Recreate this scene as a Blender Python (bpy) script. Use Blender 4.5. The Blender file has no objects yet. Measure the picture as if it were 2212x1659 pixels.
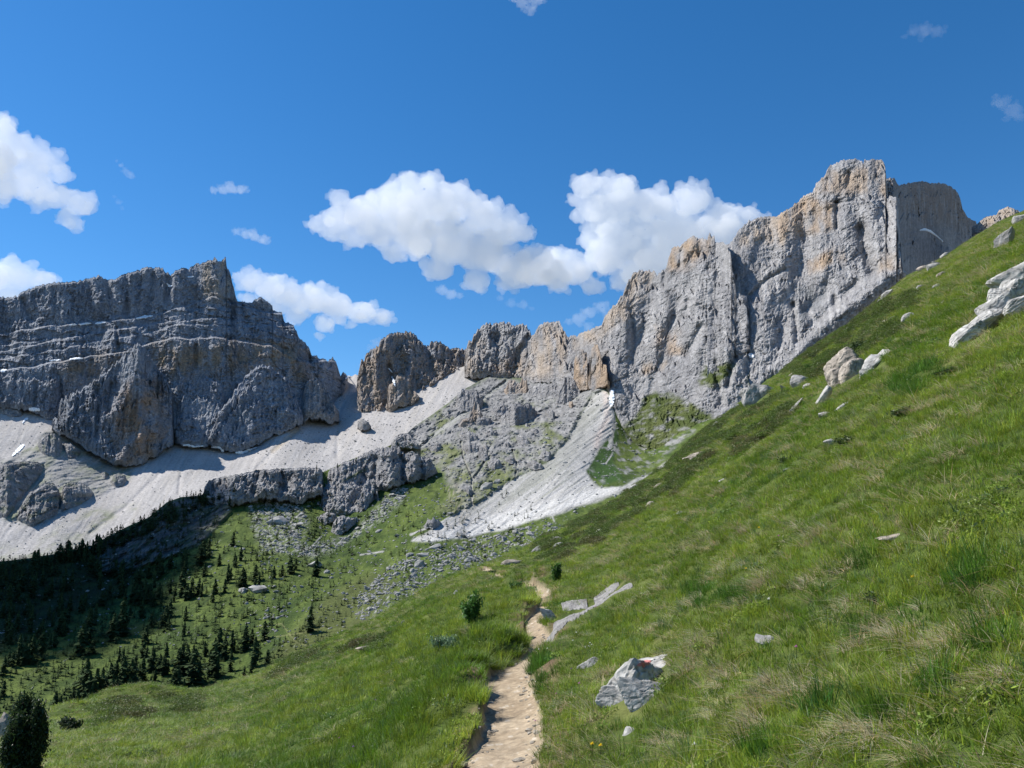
import bpy, math, random
import numpy as np
from mathutils import Vector, Matrix

# ---------------------------------------------------------------- camera, light, exposure
# Surveying frame: the photograph measured on a 2212 x 1659 grid; at(x, y, r) turns a bearing/elevation read off it and a
# horizontal distance r (metres) into a point of the place.
FX, FY, FL, HZ = 1106.0, 829.5, 1700.0, 1160.0
PITCH = math.atan((HZ - FY) / FL)
CP, SP = math.cos(PITCH), math.sin(PITCH)
EYE = 1.6
SUN_AZ, SUN_EL = math.radians(-72), math.radians(49)      # azimuth from +Y (view direction), negative = to the left
scene = bpy.context.scene
C = scene.collection
cam_d = bpy.data.cameras.new("camera"); cam = bpy.data.objects.new("camera", cam_d); C.objects.link(cam)
cam_d.sensor_width = 36; cam_d.lens = FL / 2212 * 36; cam_d.clip_start = 0.1; cam_d.clip_end = 30000
cam.rotation_euler = (math.pi / 2 + PITCH, 0, 0)
scene.camera = cam
sdir = Vector((math.sin(SUN_AZ) * math.cos(SUN_EL), math.cos(SUN_AZ) * math.cos(SUN_EL), math.sin(SUN_EL)))
sl = bpy.data.lights.new("sun", 'SUN'); sl.energy = 5.0; sl.angle = math.radians(0.5); sl.color = (1.0, 0.955, 0.88)
so = bpy.data.objects.new("sun", sl); C.objects.link(so)
so.rotation_euler = (-sdir).to_track_quat('-Z', 'Y').to_euler()
world = bpy.data.worlds.new("World"); scene.world = world; world.use_nodes = True
wn = world.node_tree; wn.nodes.clear()
sky = wn.nodes.new('ShaderNodeTexSky'); sky.sky_type = 'NISHITA'; sky.sun_disc = False
sky.sun_elevation = SUN_EL; sky.sun_rotation = SUN_AZ
sky.altitude = 2200; sky.air_density = 1.15; sky.dust_density = 0.25; sky.ozone_density = 3.0
hsv = wn.nodes.new('ShaderNodeHueSaturation'); hsv.inputs['Saturation'].default_value = 1.31; hsv.inputs['Value'].default_value = .86
bg = wn.nodes.new('ShaderNodeBackground'); bg.inputs[1].default_value = 0.125
wo = wn.nodes.new('ShaderNodeOutputWorld')
wn.links.new(sky.outputs[0], hsv.inputs['Color']); wn.links.new(hsv.outputs[0], bg.inputs[0]); wn.links.new(bg.outputs[0], wo.inputs[0])
scene.view_settings.view_transform = 'Standard'; scene.view_settings.look = 'None'
scene.view_settings.exposure = 0.5; scene.view_settings.gamma = 1.0
scene.cycles.volume_bounces = 40; scene.cycles.max_bounces = 40
scene.cycles.diffuse_bounces = 3; scene.cycles.transparent_max_bounces = 12
scene.cycles.volume_step_rate = 1.0; scene.cycles.volume_max_steps = 256

# ---------------------------------------------------------------- numbers
def dirs(x, y):
    cx = (np.asarray(x, float) - FX) / FL; cy = (FY - np.asarray(y, float)) / FL
    dx, dy, dz = cx, CP - cy * SP, SP + cy * CP
    h = np.hypot(dx, dy)
    return dx / h, dy / h, dz / h
def at(x, y, r):
    dx, dy, dz = dirs(x, y)
    return np.stack([dx * r, dy * r, dz * r], -1)
def az_te(x, y):
    dx, dy, dz = dirs(x, y)
    return np.arctan2(dx, dy), dz
def pix(P):
    P = np.asarray(P, float)
    X, Y, Z = P[..., 0], P[..., 1], P[..., 2]
    f = Y * CP + Z * SP; u = -Y * SP + Z * CP
    return FX + FL * X / f, FY - FL * u / f
def ip(pts):
    a = np.array(pts, float); xs = a[:, 0].copy()
    for i in range(1, len(xs)):
        if xs[i] <= xs[i - 1]: xs[i] = xs[i - 1] + 0.3
    return lambda x: np.interp(x, xs, a[:, 1])
def zr(k, ox, oy):
    return lambda *p: [(ox + k * a, oy + k * b) for a, b in p]
Z1 = zr(.3418, 0, 486); Z2 = zr(.3418, 648, 594); Z3 = zr(.4141, 1296, 297); Z4 = zr(.3418, 0, 1026); Z5 = zr(.3418, 702, 1080)
Z6 = zr(.3652, 1404, 1092); Z7 = zr(.3653, 1458, 486)
N1 = zr(.2441, 0, 810); N2 = zr(.2441, 432, 918); N3 = zr(.293, 972, 702); N4 = zr(.2197, 918, 1296); N5 = zr(.1953, 1782, 540)

def h2(ix, iy, seed):
    with np.errstate(over='ignore'):
        h = (ix.astype(np.int64) * 374761393 + iy.astype(np.int64) * 668265263 + seed * 974634777) & 0xffffffff
        h = ((h ^ (h >> 13)) * 1274126177) & 0xffffffff
        h = (h ^ (h >> 16)) & 0xffffffff
        h = (h * 2246822519) & 0xffffffff
        h = (h ^ (h >> 15)) & 0xffffffff
    return h / 4294967296.0
def gn(x, y, seed=0):
    x, y = np.broadcast_arrays(np.asarray(x, float), np.asarray(y, float))
    ix = np.floor(x); iy = np.floor(y); fx = x - ix; fy = y - iy
    u = fx * fx * fx * (fx * (fx * 6 - 15) + 10); v = fy * fy * fy * (fy * (fy * 6 - 15) + 10)
    def g(a, b):
        t = h2(ix + a, iy + b, seed) * 2 * np.pi
        return np.cos(t) * (fx - a) + np.sin(t) * (fy - b)
    return 1.5 * ((g(0, 0) * (1 - u) + g(1, 0) * u) * (1 - v) + (g(0, 1) * (1 - u) + g(1, 1) * u) * v)
def fbm(x, y, o=4, seed=0, gain=.5):
    s = 0; a = 1; n = 0
    for i in range(o):
        s = s + a * gn(x * 2.03 ** i + 17.3 * i, y * 2.03 ** i - 9.1 * i, seed + i); n += a; a *= gain
    return s / n
def ridged(x, y, o=4, seed=0, gain=.55):
    s = 0; a = 1; n = 0
    for i in range(o):
        s = s + a * (1 - 2.2 * np.abs(gn(x * 2.07 ** i + 7.7 * i, y * 2.07 ** i + 3.3 * i, seed + i))); n += a; a *= gain
    return s / n
def voro(x, y, seed=0):
    ix = np.floor(x); iy = np.floor(y)
    d1 = np.full(x.shape, 9.); d2 = np.full(x.shape, 9.); idr = np.zeros(x.shape)
    for a in (-1, 0, 1):
        for b in (-1, 0, 1):
            cx = ix + a; cy = iy + b
            d = np.hypot(cx + h2(cx, cy, seed) - x, cy + h2(cx, cy, seed + 5) - y)
            r = h2(cx, cy, seed + 9)
            nw = d < d1
            d2 = np.where(nw, d1, np.minimum(d2, d)); idr = np.where(nw, r, idr); d1 = np.where(nw, d, d1)
    return d1, d2, idr
def pdist(X, Y, pts):
    best = np.full(np.shape(X), 1e9)
    for (x0, y0), (x1, y1) in zip(pts[:-1], pts[1:]):
        vx, vy = x1 - x0, y1 - y0
        t = np.clip(((X - x0) * vx + (Y - y0) * vy) / (vx * vx + vy * vy + 1e-9), 0, 1)
        best = np.minimum(best, np.hypot(X - x0 - t * vx, Y - y0 - t * vy))
    return best
def inside(X, Y, poly):
    n = len(poly); r = np.zeros(np.shape(X), bool)
    for i in range(n):
        x0, y0 = poly[i]; x1, y1 = poly[(i + 1) % n]
        if y0 == y1: continue
        c = ((y0 > Y) != (y1 > Y)) & (X < (x1 - x0) * (Y - y0) / (y1 - y0) + x0)
        r ^= c
    return r
def sm(t): t = np.clip(t, 0, 1); return t * t * (3 - 2 * t)
def pmask(X, Y, poly, soft=6, nz=None):          # 1 inside, 0 outside, edge broken up by nz
    d = pdist(X, Y, list(poly) + [poly[0]])
    sd = np.where(inside(X, Y, poly), d, -d)
    if nz is not None: sd = sd + nz
    return sm(sd / soft + .5)
def mix(a, b, t): return a + (b - a) * t[..., None]
def col(*c): return np.array(c, float)

# ---------------------------------------------------------------- scene helpers
def tag(o, label=None, cat=None, group=None, kind=None):
    if label: o['label'] = label
    if cat: o['category'] = cat
    if group: o['group'] = group
    if kind: o['kind'] = kind
    return o
def empty(name, loc, label, cat, group=None):
    o = bpy.data.objects.new(name, None); C.objects.link(o); o.location = loc
    o.empty_display_size = .2
    return tag(o, label, cat, group)
def mk(name, V, F, mat, parent=None, colr=None, smooth=False, link=True, mats=None, fm=None):
    """V (n,3); F (m,k) all same k."""
    V = np.asarray(V, np.float32); F = np.asarray(F, np.int32)
    me = bpy.data.meshes.new(name); k = F.shape[1]
    me.vertices.add(len(V)); me.vertices.foreach_set('co', V.ravel())
    me.loops.add(F.size); me.loops.foreach_set('vertex_index', F.ravel())
    me.polygons.add(len(F)); me.polygons.foreach_set('loop_start', np.arange(0, F.size, k, dtype=np.int32))
    me.polygons.foreach_set('use_smooth', np.full(len(F), smooth))
    if colr is not None:
        a = me.color_attributes.new('Col', 'FLOAT_COLOR', 'POINT')
        c4 = np.ones((len(V), 4), np.float32); c4[:, :3] = np.asarray(colr).reshape(-1, 3)
        a.data.foreach_set('color', c4.ravel())
    for m in (mats or [mat]): me.materials.append(m)
    if fm is not None: me.polygons.foreach_set('material_index', np.asarray(fm, np.int32))
    me.update(calc_edges=True); me.validate()
    o = bpy.data.objects.new(name, me)
    if link: C.objects.link(o)
    if parent: o.parent = parent
    return o
def grid_faces(nr, nc):
    i = np.arange(nr * nc).reshape(nr, nc)
    return np.stack([i[:-1, :-1], i[:-1, 1:], i[1:, 1:], i[1:, :-1]], -1).reshape(-1, 4)

# ---------------------------------------------------------------- materials
def surf_mat(name, scale=1.0, bump=0.4, var=(.8, 1.2), rough=.95, det=8, bdist=1.0, speck=0.0, spsc=2.0):
    m = bpy.data.materials.new(name); m.use_nodes = True; nt = m.node_tree; N = nt.nodes; L = nt.links
    b = N['Principled BSDF']; b.inputs['Roughness'].default_value = rough; b.inputs['Specular IOR Level'].default_value = .15
    at_ = N.new('ShaderNodeAttribute'); at_.attribute_name = 'Col'
    tc = N.new('ShaderNodeTexCoord')
    n1 = N.new('ShaderNodeTexNoise'); n1.inputs['Scale'].default_value = scale; n1.inputs['Detail'].default_value = det; n1.inputs['Roughness'].default_value = .65
    mr = N.new('ShaderNodeMapRange'); mr.inputs[1].default_value = .3; mr.inputs[2].default_value = .7; mr.inputs[3].default_value = var[0]; mr.inputs[4].default_value = var[1]
    L.new(tc.outputs['Object'], n1.inputs['Vector']); L.new(n1.outputs['Fac'], mr.inputs[0])
    mu = N.new('ShaderNodeMix'); mu.data_type = 'RGBA'; mu.blend_type = 'MULTIPLY'; mu.inputs[0].default_value = 1
    L.new(at_.outputs['Color'], mu.inputs[6]); L.new(mr.outputs[0], mu.inputs[7])
    out = mu.outputs[2]
    if speck > 0:
        v = N.new('ShaderNodeTexVoronoi'); v.inputs['Scale'].default_value = spsc
        L.new(tc.outputs['Object'], v.inputs['Vector'])
        r2 = N.new('ShaderNodeMapRange'); r2.inputs[1].default_value = 0; r2.inputs[2].default_value = 1; r2.inputs[3].default_value = 1 - speck; r2.inputs[4].default_value = 1 + speck
        L.new(v.outputs['Color'], r2.inputs[0])
        m2 = N.new('ShaderNodeMix'); m2.data_type = 'RGBA'; m2.blend_type = 'MULTIPLY'; m2.inputs[0].default_value = 1
        L.new(out, m2.inputs[6]); L.new(r2.outputs[0], m2.inputs[7]); out = m2.outputs[2]
    L.new(out, b.inputs['Base Color'])
    if bump > 0:
        bp = N.new('ShaderNodeBump'); bp.inputs['Strength'].default_value = bump; bp.inputs['Distance'].default_value = bdist
        L.new(n1.outputs['Fac'], bp.inputs['Height']); L.new(bp.outputs[0], b.inputs['Normal'])
    return m
M_rock = surf_mat('rock', .3, 1.0, (.62, 1.35), bdist=4.5, det=10)
M_terrain = surf_mat('terrain', .5, .8, (.62, 1.35), bdist=1.6, speck=.12, spsc=.6)
M_scree = surf_mat('scree', .5, .7, (.74, 1.2), bdist=1.3, speck=.16, spsc=.45)

# ---------------------------------------------------------------- relief surfaces
RELIEFS = []       # for placing things: (xs, Y[rows,cols], R[rows,cols])
def depth_at(x, y, which=None):
    best = None
    for nm, xs, Y, R in RELIEFS:
        if which and nm not in which: continue
        if x < xs[0] or x > xs[-1]: continue
        j = int(np.clip(round((x - xs[0]) / (xs[1] - xs[0])), 0, len(xs) - 1))
        c = Y[:, j]                      # rows go from foot (large y) to top (small y)
        if y > c[0] or y < c[-1]: continue
        r = float(np.interp(-y, -c, R[:, j]))
        if best is None or r < best: best = r
    return best

def crag(name, top, foot, rf, k=.42, amp=1.0, seed=1, ledges=(), ridges=(), jag=2.0, back=60, step=1.7, below=8, tint=None,
         rib=(26, 80), dip=0.0, bias=-3, colf=None, bulge=0.0, base=None, strata=0.0, lean=0.0, fine=1.0, edge=14, zone=None, edges=(1, 1), albedo=1.0, cool=0.0, curt=(4, 9, 16), vs=18, crkk=1.0, fk=1.0):
    top = sorted(top); foot = sorted(foot)
    x0 = max(top[0][0], foot[0][0]); x1 = min(top[-1][0], foot[-1][0])
    xs = np.arange(x0, x1, step); nx = len(xs)
    rfx = ip(rf)(xs)
    sx = xs / 1.0
    jg = jag * (1.0 * gn(sx / 9, 0 * sx, seed + 40) + 1.4 * (np.floor(3 * gn(sx / 5, 0 * sx + 3, seed + 41)) / 3) + .5 * gn(sx / 2.3, 0 * sx, seed + 42))
    yt = ip(top)(xs + 1.6 * jag * gn(xs / 8, 0 * xs + 2, seed + 44)); yf = ip(foot)(xs)
    yf = yf + np.clip((yf - yt) / 40, 0, 1) * (5.5 * gn(xs / 15, 0 * xs + 1, seed + 45) + 3.5 * gn(xs / 5.5, 0 * xs + 1, seed + 46))
    jg = jg * np.clip((yf - yt) / 25, 0, 1)
    yt = yt + jg
    yf2 = np.maximum(yf, yt) + below
    nv = int(max(8, (yf2 - yt).max() / step)) + 1
    v = np.linspace(0, 1, nv)[:, None]
    X = np.broadcast_to(xs, (nv, nx)); Y = yf2 + (yt - yf2) * v
    R0 = rfx + bias + 0 * Y
    mpp = R0 / FL
    yfs = np.convolve(np.pad(yf, 20, 'edge'), np.hanning(43)[1:-1] / np.hanning(43).sum(), 'valid')[:nx] if nx > 60 else yf
    H = (yf - Y); Hs = np.maximum(yfs - Y, H * .5)
    az, te = az_te(X, Y)
    s = R0 * az; z = R0 * te
    R = R0 + mpp * np.where(H > 0, k * Hs, k * np.maximum(yfs - yf, yf * 0) - 8.0 * H) + lean * mpp * (X - X.mean())
    wv = 7 * fbm(s / 60, z / 60, 3, seed + 3) + 2.5 * fbm(s / 14, z / 14, 2, seed + 2)
    s2, z2 = s + wv, z + wv * 1.3 + dip * s
    a, b = rib
    big = ridged(s2 / (a * 2.6), z2 / (b * 2.2), 3, seed) * 9
    med = ridged(s2 / a, z2 / b, 4, seed + 11, .6) * 5.2
    rgh = .5 + 1.0 * sm(.5 + 1.1 * fbm(s / 45, z / 45, 3, seed + 12))
    crk = np.minimum(0, np.abs(gn(s2 / (a * .8), z2 / (b * 1.4), seed + 13)) - .09) * 26 * crkk      # deep chimneys
    d1, d2, idr = voro((s2 + 4 * gn(s / 9, z / 9, seed + 4)) / 9, (z2 + 5 * gn(s / 11, z / 11, seed + 6)) / vs, seed + 21)
    blk = (idr - .5) * 4.4
    e1, e2, idr2 = voro((s2 + 1.8 * gn(s / 4, z / 4, seed + 5)) / 3.4, (z2 + 2 * gn(s / 5, z / 5, seed + 7)) / 5.4, seed + 31)
    blk2 = (idr2 - .5) * 2.0 * fine
    fin = (ridged(s / 9, z / 12, 5, seed + 50, .7) * 2.3 + ridged(s2 / 4.6, z2 / 27, 3, seed + 56) * 1.5 + ridged((s2 + .6 * z2) / 30, (z2 - .3 * s2) / 5.6, 3, seed + 57) * 1.4) * fine * fk + fbm(s / 4, z / 4, 3, seed + 55, .7) * 1.1 * fine
    D = (big + med + blk + crk) * amp + (blk2 + fin) * rgh * min(amp * 1.3, 1.2)
    if strata:
        q = (z2 + 4 * gn(s / 50, z / 20, seed + 60)) / strata
        fr = q - np.floor(q)
        D = D - (sm(fr / .8) - .5) * strata * .30 * (.3 + .9 * h2(np.floor(q), 0 * q, seed)) * amp * (1 if zone is None else pmask(X, Y, zone, 30, 14 * gn(s / 60, z / 60, 5)))
    fade = np.clip((Y - yt) / 4, .35, 1) * (.12 + .88 * sm(H / 16 + .05))
    ex = xs - x0; ez = x1 - xs; eg = edges[0] * (1 - sm(ex / edge)) ** 2 + edges[1] * (1 - sm(ez / edge)) ** 2
    R = R + eg * 17 * mpp
    R = R - D * fade
    if bulge:
        u = (xs - x0) / (x1 - x0)
        R = R + bulge * (1 - np.sqrt(np.clip(1 - (2 * u - 1) ** 2, 0, 1)))
    nc, cst, ca = curt
    for j in range(nc):                    # walls behind walls: broken set-backs with their own spired rims
        fj = (j + .6) / (nc + .4)
        yj = yt + (yf - yt) * fj - ca * (1.1 * gn(xs / 46, 0 * xs + j * 7.1, seed + 140 + j) + .8 * np.abs(gn(xs / 17, 0 * xs + j * 3.3, seed + 150 + j)) + .5 * gn(xs / 6, 0 * xs + j, seed + 160 + j)) - ca * .25 * np.floor(3 * gn(xs / 9, 0 * xs + j, seed + 165)) / 2
        stp = cst * np.clip(.55 + 1.5 * gn(xs / 55, 0 * xs + j * 5.7, seed + 170 + j), 0, 1.5) * np.clip((yf - yt) / 40 - .3, 0, 1)
        R = R + stp * sm((yj - Y) / 2.6 + .5)
    for ln, dl in ledges:
        ly = ip(ln)(xs) + 3 * gn(xs / 30, 0 * xs, seed + 70)
        R = R + dl * sm((ly - Y) / 3.0 + .5)
    for ln, am, w in ridges:
        R = R - am * np.exp(-(pdist(X, Y, ln) / w) ** 2)
    P = at(X, Y, R)
    RELIEFS.append((name, xs, Y, R))
    # colour of the stone
    g = .5 + .5 * fbm(s / 40, z / 60, 4, seed + 80)
    streak = fbm(s / 5, z / 70, 4, seed + 81)
    c = mix(col(.235, .23, .235), col(.335, .325, .32), sm(g + .4 * streak))
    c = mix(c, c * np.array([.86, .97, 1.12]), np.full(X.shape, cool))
    mot = fbm(s / 7, z / 8, 5, seed + 84, .7)
    c = c * (1 + .22 * streak + .34 * mot)[..., None]
    c = c * (.88 + .24 * idr2)[..., None] * albedo
    if tint is not None:
        for tc_, poly, soft in tint:
            t = (pmask(X, Y, poly, soft, 14 * fbm(s / 22, z / 22, 4, seed + 90)) if poly is not None else 1) * sm(.62 + 1.2 * fbm(s / 12, z / 40, 4, seed + 91))
            c = mix(c, col(*tc_) * (1 + .25 * streak)[..., None], np.clip(t, 0, 1))
    if colf is not None: c = colf(X, Y, s, z, c)
    # back side: the mountain goes on behind its skyline
    Pt = P[-1]; rt = R[-1]
    rows = [P]; cr = [c]
    hd = np.stack([Pt[:, 0] / rt, Pt[:, 1] / rt], -1)
    for db, dz in ((.06, .5), (.25, 6), (.6, 30), (1, 90)):
        q = Pt.copy(); q[:, :2] += hd * (back * db); q[:, 2] -= dz * back / 60
        rows.append(q[None]); cr.append(c[-1:])
    P = np.concatenate(rows); c = np.concatenate(cr)
    o = mk(name, P.reshape(-1, 3), grid_faces(P.shape[0], nx), M_rock, colr=c, smooth=False)
    return tag(o, kind='structure')

def rbf(pts, c=45.0):
    a = np.array(pts, float); n = len(a)
    d = np.hypot(a[:, None, 0] - a[None, :, 0], a[:, None, 1] - a[None, :, 1])
    A = np.zeros((n + 3, n + 3)); A[:n, :n] = np.sqrt(d * d + c * c) + np.eye(n) * (-2.0)
    A[:n, n] = 1; A[:n, n + 1] = a[:, 0] / 1000; A[:n, n + 2] = a[:, 1] / 1000; A[n:, :n] = A[:n, n:].T
    w = np.linalg.solve(A, np.concatenate([np.log(a[:, 2]), np.zeros(3)]))
    def f(X, Y):
        r = w[n] + w[n + 1] * X / 1000 + w[n + 2] * Y / 1000
        for i in range(n):
            r = r + w[i] * np.sqrt((X - a[i, 0]) ** 2 + (Y - a[i, 1]) ** 2 + c * c)
        return np.exp(r)
    return f

ORANGE = (.40, .30, .215); PALE = (.42, .35, .285); WARM = (.36, .29, .23)
# ---- left massif
L_top = [(-160, 690)] + Z1((0, 455), (15, 450), (35, 465), (110, 450), (130, 430), (200, 400), (240, 385), (350, 365), (480, 358), (560, 340), (630, 320), (660, 345), (720, 345), (800, 305),
    (850, 295), (940, 262), (960, 272), (1030, 270), (1045, 300), (1080, 318), (1110, 290), (1170, 268), (1190, 280), (1250, 240), (1270, 250), (1310, 222), (1340, 225), (1360, 203),
    (1380, 235), (1400, 228), (1415, 203), (1428, 215), (1435, 265), (1455, 300), (1470, 370), (1490, 450), (1500, 485), (1560, 490), (1600, 490), (1610, 475), (1650, 455), (1680, 480),
    (1720, 510), (1724, 540), (1780, 555), (1800, 615), (1850, 630), (1870, 665), (1895, 720), (1930, 745), (1945, 770), (1975, 830), (2000, 825), (2010, 845), (2060, 850), (2080, 860),
    (2100, 828), (2110, 850), (2140, 905), (2152, 960), (2165, 925), (2200, 955))
L_foot = [(-160, 875), (0, 880), (60, 885), (115, 910), (140, 940), (240, 1000), (330, 995), (372, 958), (412, 964), (450, 962), (490, 975), (530, 972), (580, 944), (632, 925), (667, 905),
          (690, 900), (725, 905), (730, 890), (738, 870), (745, 845), (752, 832)]
L_rf = [(-160, 1480), (0, 1470), (250, 1400), (430, 1420), (560, 1440), (650, 1500), (700, 1570), (760, 1720)]
led = [(Z1((0, 690), (300, 640), (560, 615), (760, 600), (960, 575), (1080, 540), (1200, 500), (1340, 455), (1500, 500), (1700, 560)), 16),
       (Z1((0, 800), (400, 720), (740, 660), (1000, 620), (1300, 590), (1550, 600), (1800, 660)), 9),
       (Z1((0, 850), (300, 800), (600, 740), (900, 690), (1150, 625), (1500, 640)), 8),
       (Z1((0, 915), (180, 900), (440, 850), (800, 800), (950, 745), (1100, 715), (1400, 715), (1560, 740), (1720, 770), (1900, 860)), 22),
       (Z1((0, 760), (500, 700), (900, 640), (1300, 520), (1560, 560), (1800, 620)), 6)]
lr = [(Z1((150, 480), (200, 600)), -14, 10), (Z1((350, 400), (345, 500)), -8, 6), (Z1((680, 360), (720, 560)), -12, 8), (Z1((800, 320), (800, 560)), -9, 6), (Z1((970, 300), (960, 520)), -9, 5),
      (Z1((1075, 330), (1060, 470)), -15, 7), (Z1((735, 640), (745, 780)), -12, 4), (Z1((1520, 500), (1560, 620)), -16, 7), (Z1((1690, 640), (1700, 740), (1800, 780)), -12, 5),
      (Z1((1370, 230), (1385, 440)), 14, 12), (Z1((920, 290), (900, 560)), 9, 9), (Z1((600, 340), (620, 560)), 9, 10), (Z1((1950, 820), (1990, 1000), (1960, 1200)), -14, 8),
      (Z1((1240, 760), (1230, 900)), -9, 5), (Z1((380, 950), (390, 1150)), -14, 6), (Z1((230, 1000), (220, 1140)), -10, 6)]
TINT_L = [((.33, .255, .18), Z1((400, 880), (800, 820), (1000, 760), (1900, 760), (1950, 1000), (1500, 930), (1200, 950), (700, 1000), (400, 960)), 60),
          ((.37, .32, .27), Z1((1280, 220), (1440, 220), (1480, 480), (1250, 450)), 30)]
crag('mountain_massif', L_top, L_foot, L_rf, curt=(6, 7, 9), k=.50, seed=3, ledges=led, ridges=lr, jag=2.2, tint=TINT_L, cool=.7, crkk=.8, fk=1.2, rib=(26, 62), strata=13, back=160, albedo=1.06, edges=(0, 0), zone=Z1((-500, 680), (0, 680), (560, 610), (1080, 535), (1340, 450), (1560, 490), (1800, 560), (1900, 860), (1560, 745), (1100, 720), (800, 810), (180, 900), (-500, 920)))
crag('mountain_buttress', Z1((330, 1270), (400, 1100), (560, 1012), (700, 905), (800, 800), (850, 765), (880, 748), (900, 765), (950, 840), (1020, 930), (1070, 1010), (1090, 1100), (1104, 1370)),
     Z1((330, 1290), (440, 1345), (540, 1412), (690, 1500), (780, 1525), (900, 1510), (1000, 1445), (1060, 1400), (1104, 1378)),
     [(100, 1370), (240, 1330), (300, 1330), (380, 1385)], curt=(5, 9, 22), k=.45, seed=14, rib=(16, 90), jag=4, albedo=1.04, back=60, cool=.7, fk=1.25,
     ridges=[(Z1((880, 760), (850, 900), (840, 1010), (720, 1200)), 16, 22), (Z1((620, 1020), (610, 1350)), -12, 5), (Z1((700, 1000), (690, 1180)), -9, 4), (Z1((885, 1340), (800, 1390), (760, 1480)), 12, 12),
             (Z1((1000, 900), (1000, 1200)), -6, 8), (Z1((890, 1050), (890, 1400)), 8, 9)],
     tint=[((.38, .27, .19), Z1((700, 1150), (850, 1000), (1000, 1000), (1050, 1300), (950, 1480), (780, 1510)), 50)])
crag('mountain_buttress', Z1((1104, 1370), (1120, 1150), (1140, 1070), (1200, 962), (1250, 950), (1290, 945), (1330, 975), (1400, 1005), (1420, 1080), (1430, 1360)),
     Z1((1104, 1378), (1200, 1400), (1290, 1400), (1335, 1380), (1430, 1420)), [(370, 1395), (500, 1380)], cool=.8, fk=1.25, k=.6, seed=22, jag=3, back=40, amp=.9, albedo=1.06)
crag('mountain_buttress', Z1((1310, 1370), (1345, 1290), (1380, 1190), (1460, 1090), (1530, 980), (1570, 935), (1640, 885), (1700, 890), (1800, 960), (1880, 1100), (1920, 1225)),
     Z1((1310, 1390), (1330, 1385), (1400, 1420), (1470, 1438), (1560, 1420), (1700, 1345), (1850, 1285), (1925, 1240)),
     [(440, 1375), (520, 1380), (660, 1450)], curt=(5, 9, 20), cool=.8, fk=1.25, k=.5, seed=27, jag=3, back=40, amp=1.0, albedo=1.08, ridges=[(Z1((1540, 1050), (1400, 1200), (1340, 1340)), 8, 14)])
crag('mountain_spur', Z1((1900, 1240), (1905, 1100), (1940, 990), (1990, 960), (2040, 1010), (2090, 1080), (2145, 1190)),
     Z1((1900, 1250), (2000, 1215), (2080, 1250), (2145, 1245)), [(640, 1470), (740, 1500)], k=.5, seed=29, jag=2, back=30, amp=.8)
# ---- crag right of the saddle
crag('mountain_crag', Z2((362, 640), (370, 600), (385, 570), (420, 500), (450, 470), (470, 450), (483, 480), (500, 430), (540, 390), (570, 370), (680, 360), (720, 375), (770, 430), (800, 455), (830, 425), (880, 422), (910, 440),
     (950, 470), (990, 462), (1030, 470), (1045, 475), (1110, 520)),
     Z2((362, 820), (375, 880), (430, 910), (500, 890), (600, 850), (680, 825), (760, 760), (860, 710), (900, 680), (940, 655), (1000, 650), (1110, 660)),
     [(770, 1560), (850, 1560), (960, 1640), (1030, 1700)], curt=(6, 12, 20), cool=.4, fk=1.25, vs=14, k=.5, seed=41, jag=3.4, rib=(16, 60), back=90,
     ridges=[(Z2((560, 580), (600, 700), (610, 840)), -24, 8), (Z2((480, 480), (500, 860)), 10, 9), (Z2((800, 460), (850, 640)), -10, 7), (Z2((640, 380), (760, 600), (860, 700)), 12, 14), (Z2((690, 640), (700, 780)), 10, 8)],
     tint=[((.35, .275, .215), Z2((370, 480), (520, 480), (640, 800), (420, 900)), 40), ((.33, .27, .22), None, 1)])
crag('mountain_spur', Z2((545, 820), (560, 700), (620, 640), (660, 640), (720, 720), (765, 790)), Z2((545, 880), (620, 840), (700, 820), (765, 765)),
     [(830, 1530), (910, 1540)], k=.5, seed=43, jag=2, back=30, amp=.7, tint=[((.35, .28, .22), None, 1)])
crag('mountain_crag', Z2((365, 930), (380, 915), (400, 912), (430, 930), (450, 955)), Z2((365, 960), (385, 985), (430, 975), (450, 960)), [(770, 1440), (805, 1430)], seed=47, amp=.4, back=14, jag=1, below=4)
# ---- central peaks
crag('mountain_peak', Z2((1040, 640), (1050, 480), (1060, 440), (1100, 380), (1140, 330), (1180, 305), (1220, 315), (1260, 298), (1310, 300), (1340, 320), (1400, 315), (1440, 320), (1455, 360), (1470, 400), (1520, 480)),
     Z2((1040, 650), (1090, 650), (1200, 645), (1300, 665), (1400, 680), (1520, 690)), [(1000, 1600), (1050, 1560), (1150, 1520), (1180, 1500)], curt=(5, 12, 18), fk=1.25, vs=13, k=.5, seed=53, jag=3.4, albedo=1.1, rib=(18, 60), back=90,
     ridges=[(Z2((1440, 400), (1380, 500), (1340, 640)), -14, 9), (Z2((1180, 320), (1160, 480), (1100, 600)), 12, 16), (Z2((1330, 340), (1400, 420)), 8, 10)],
     tint=[(PALE, Z2((1040, 500), (1110, 380), (1160, 420), (1120, 600), (1050, 640)), 30), (WARM, Z2((1240, 560), (1400, 480), (1460, 660), (1200, 640)), 40)])
PK = Z2((1400, 560), (1440, 430), (1490, 350), (1530, 305), (1560, 300), (1590, 298), (1640, 295), (1660, 340), (1690, 392), (1740, 385), (1800, 360), (1900, 320))
TW = Z3((30, 930), (60, 890), (110, 840), (140, 770), (170, 710), (210, 695), (290, 700), (300, 720), (330, 690), (355, 665), (370, 600), (375, 575), (430, 565), (440, 540), (490, 515), (520, 530), (560, 530),
        (570, 505), (595, 520), (600, 550), (640, 545), (670, 565), (685, 640), (695, 700), (715, 800), (765, 830), (780, 900), (782, 1120), (790, 1250), (800, 1400))
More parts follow.
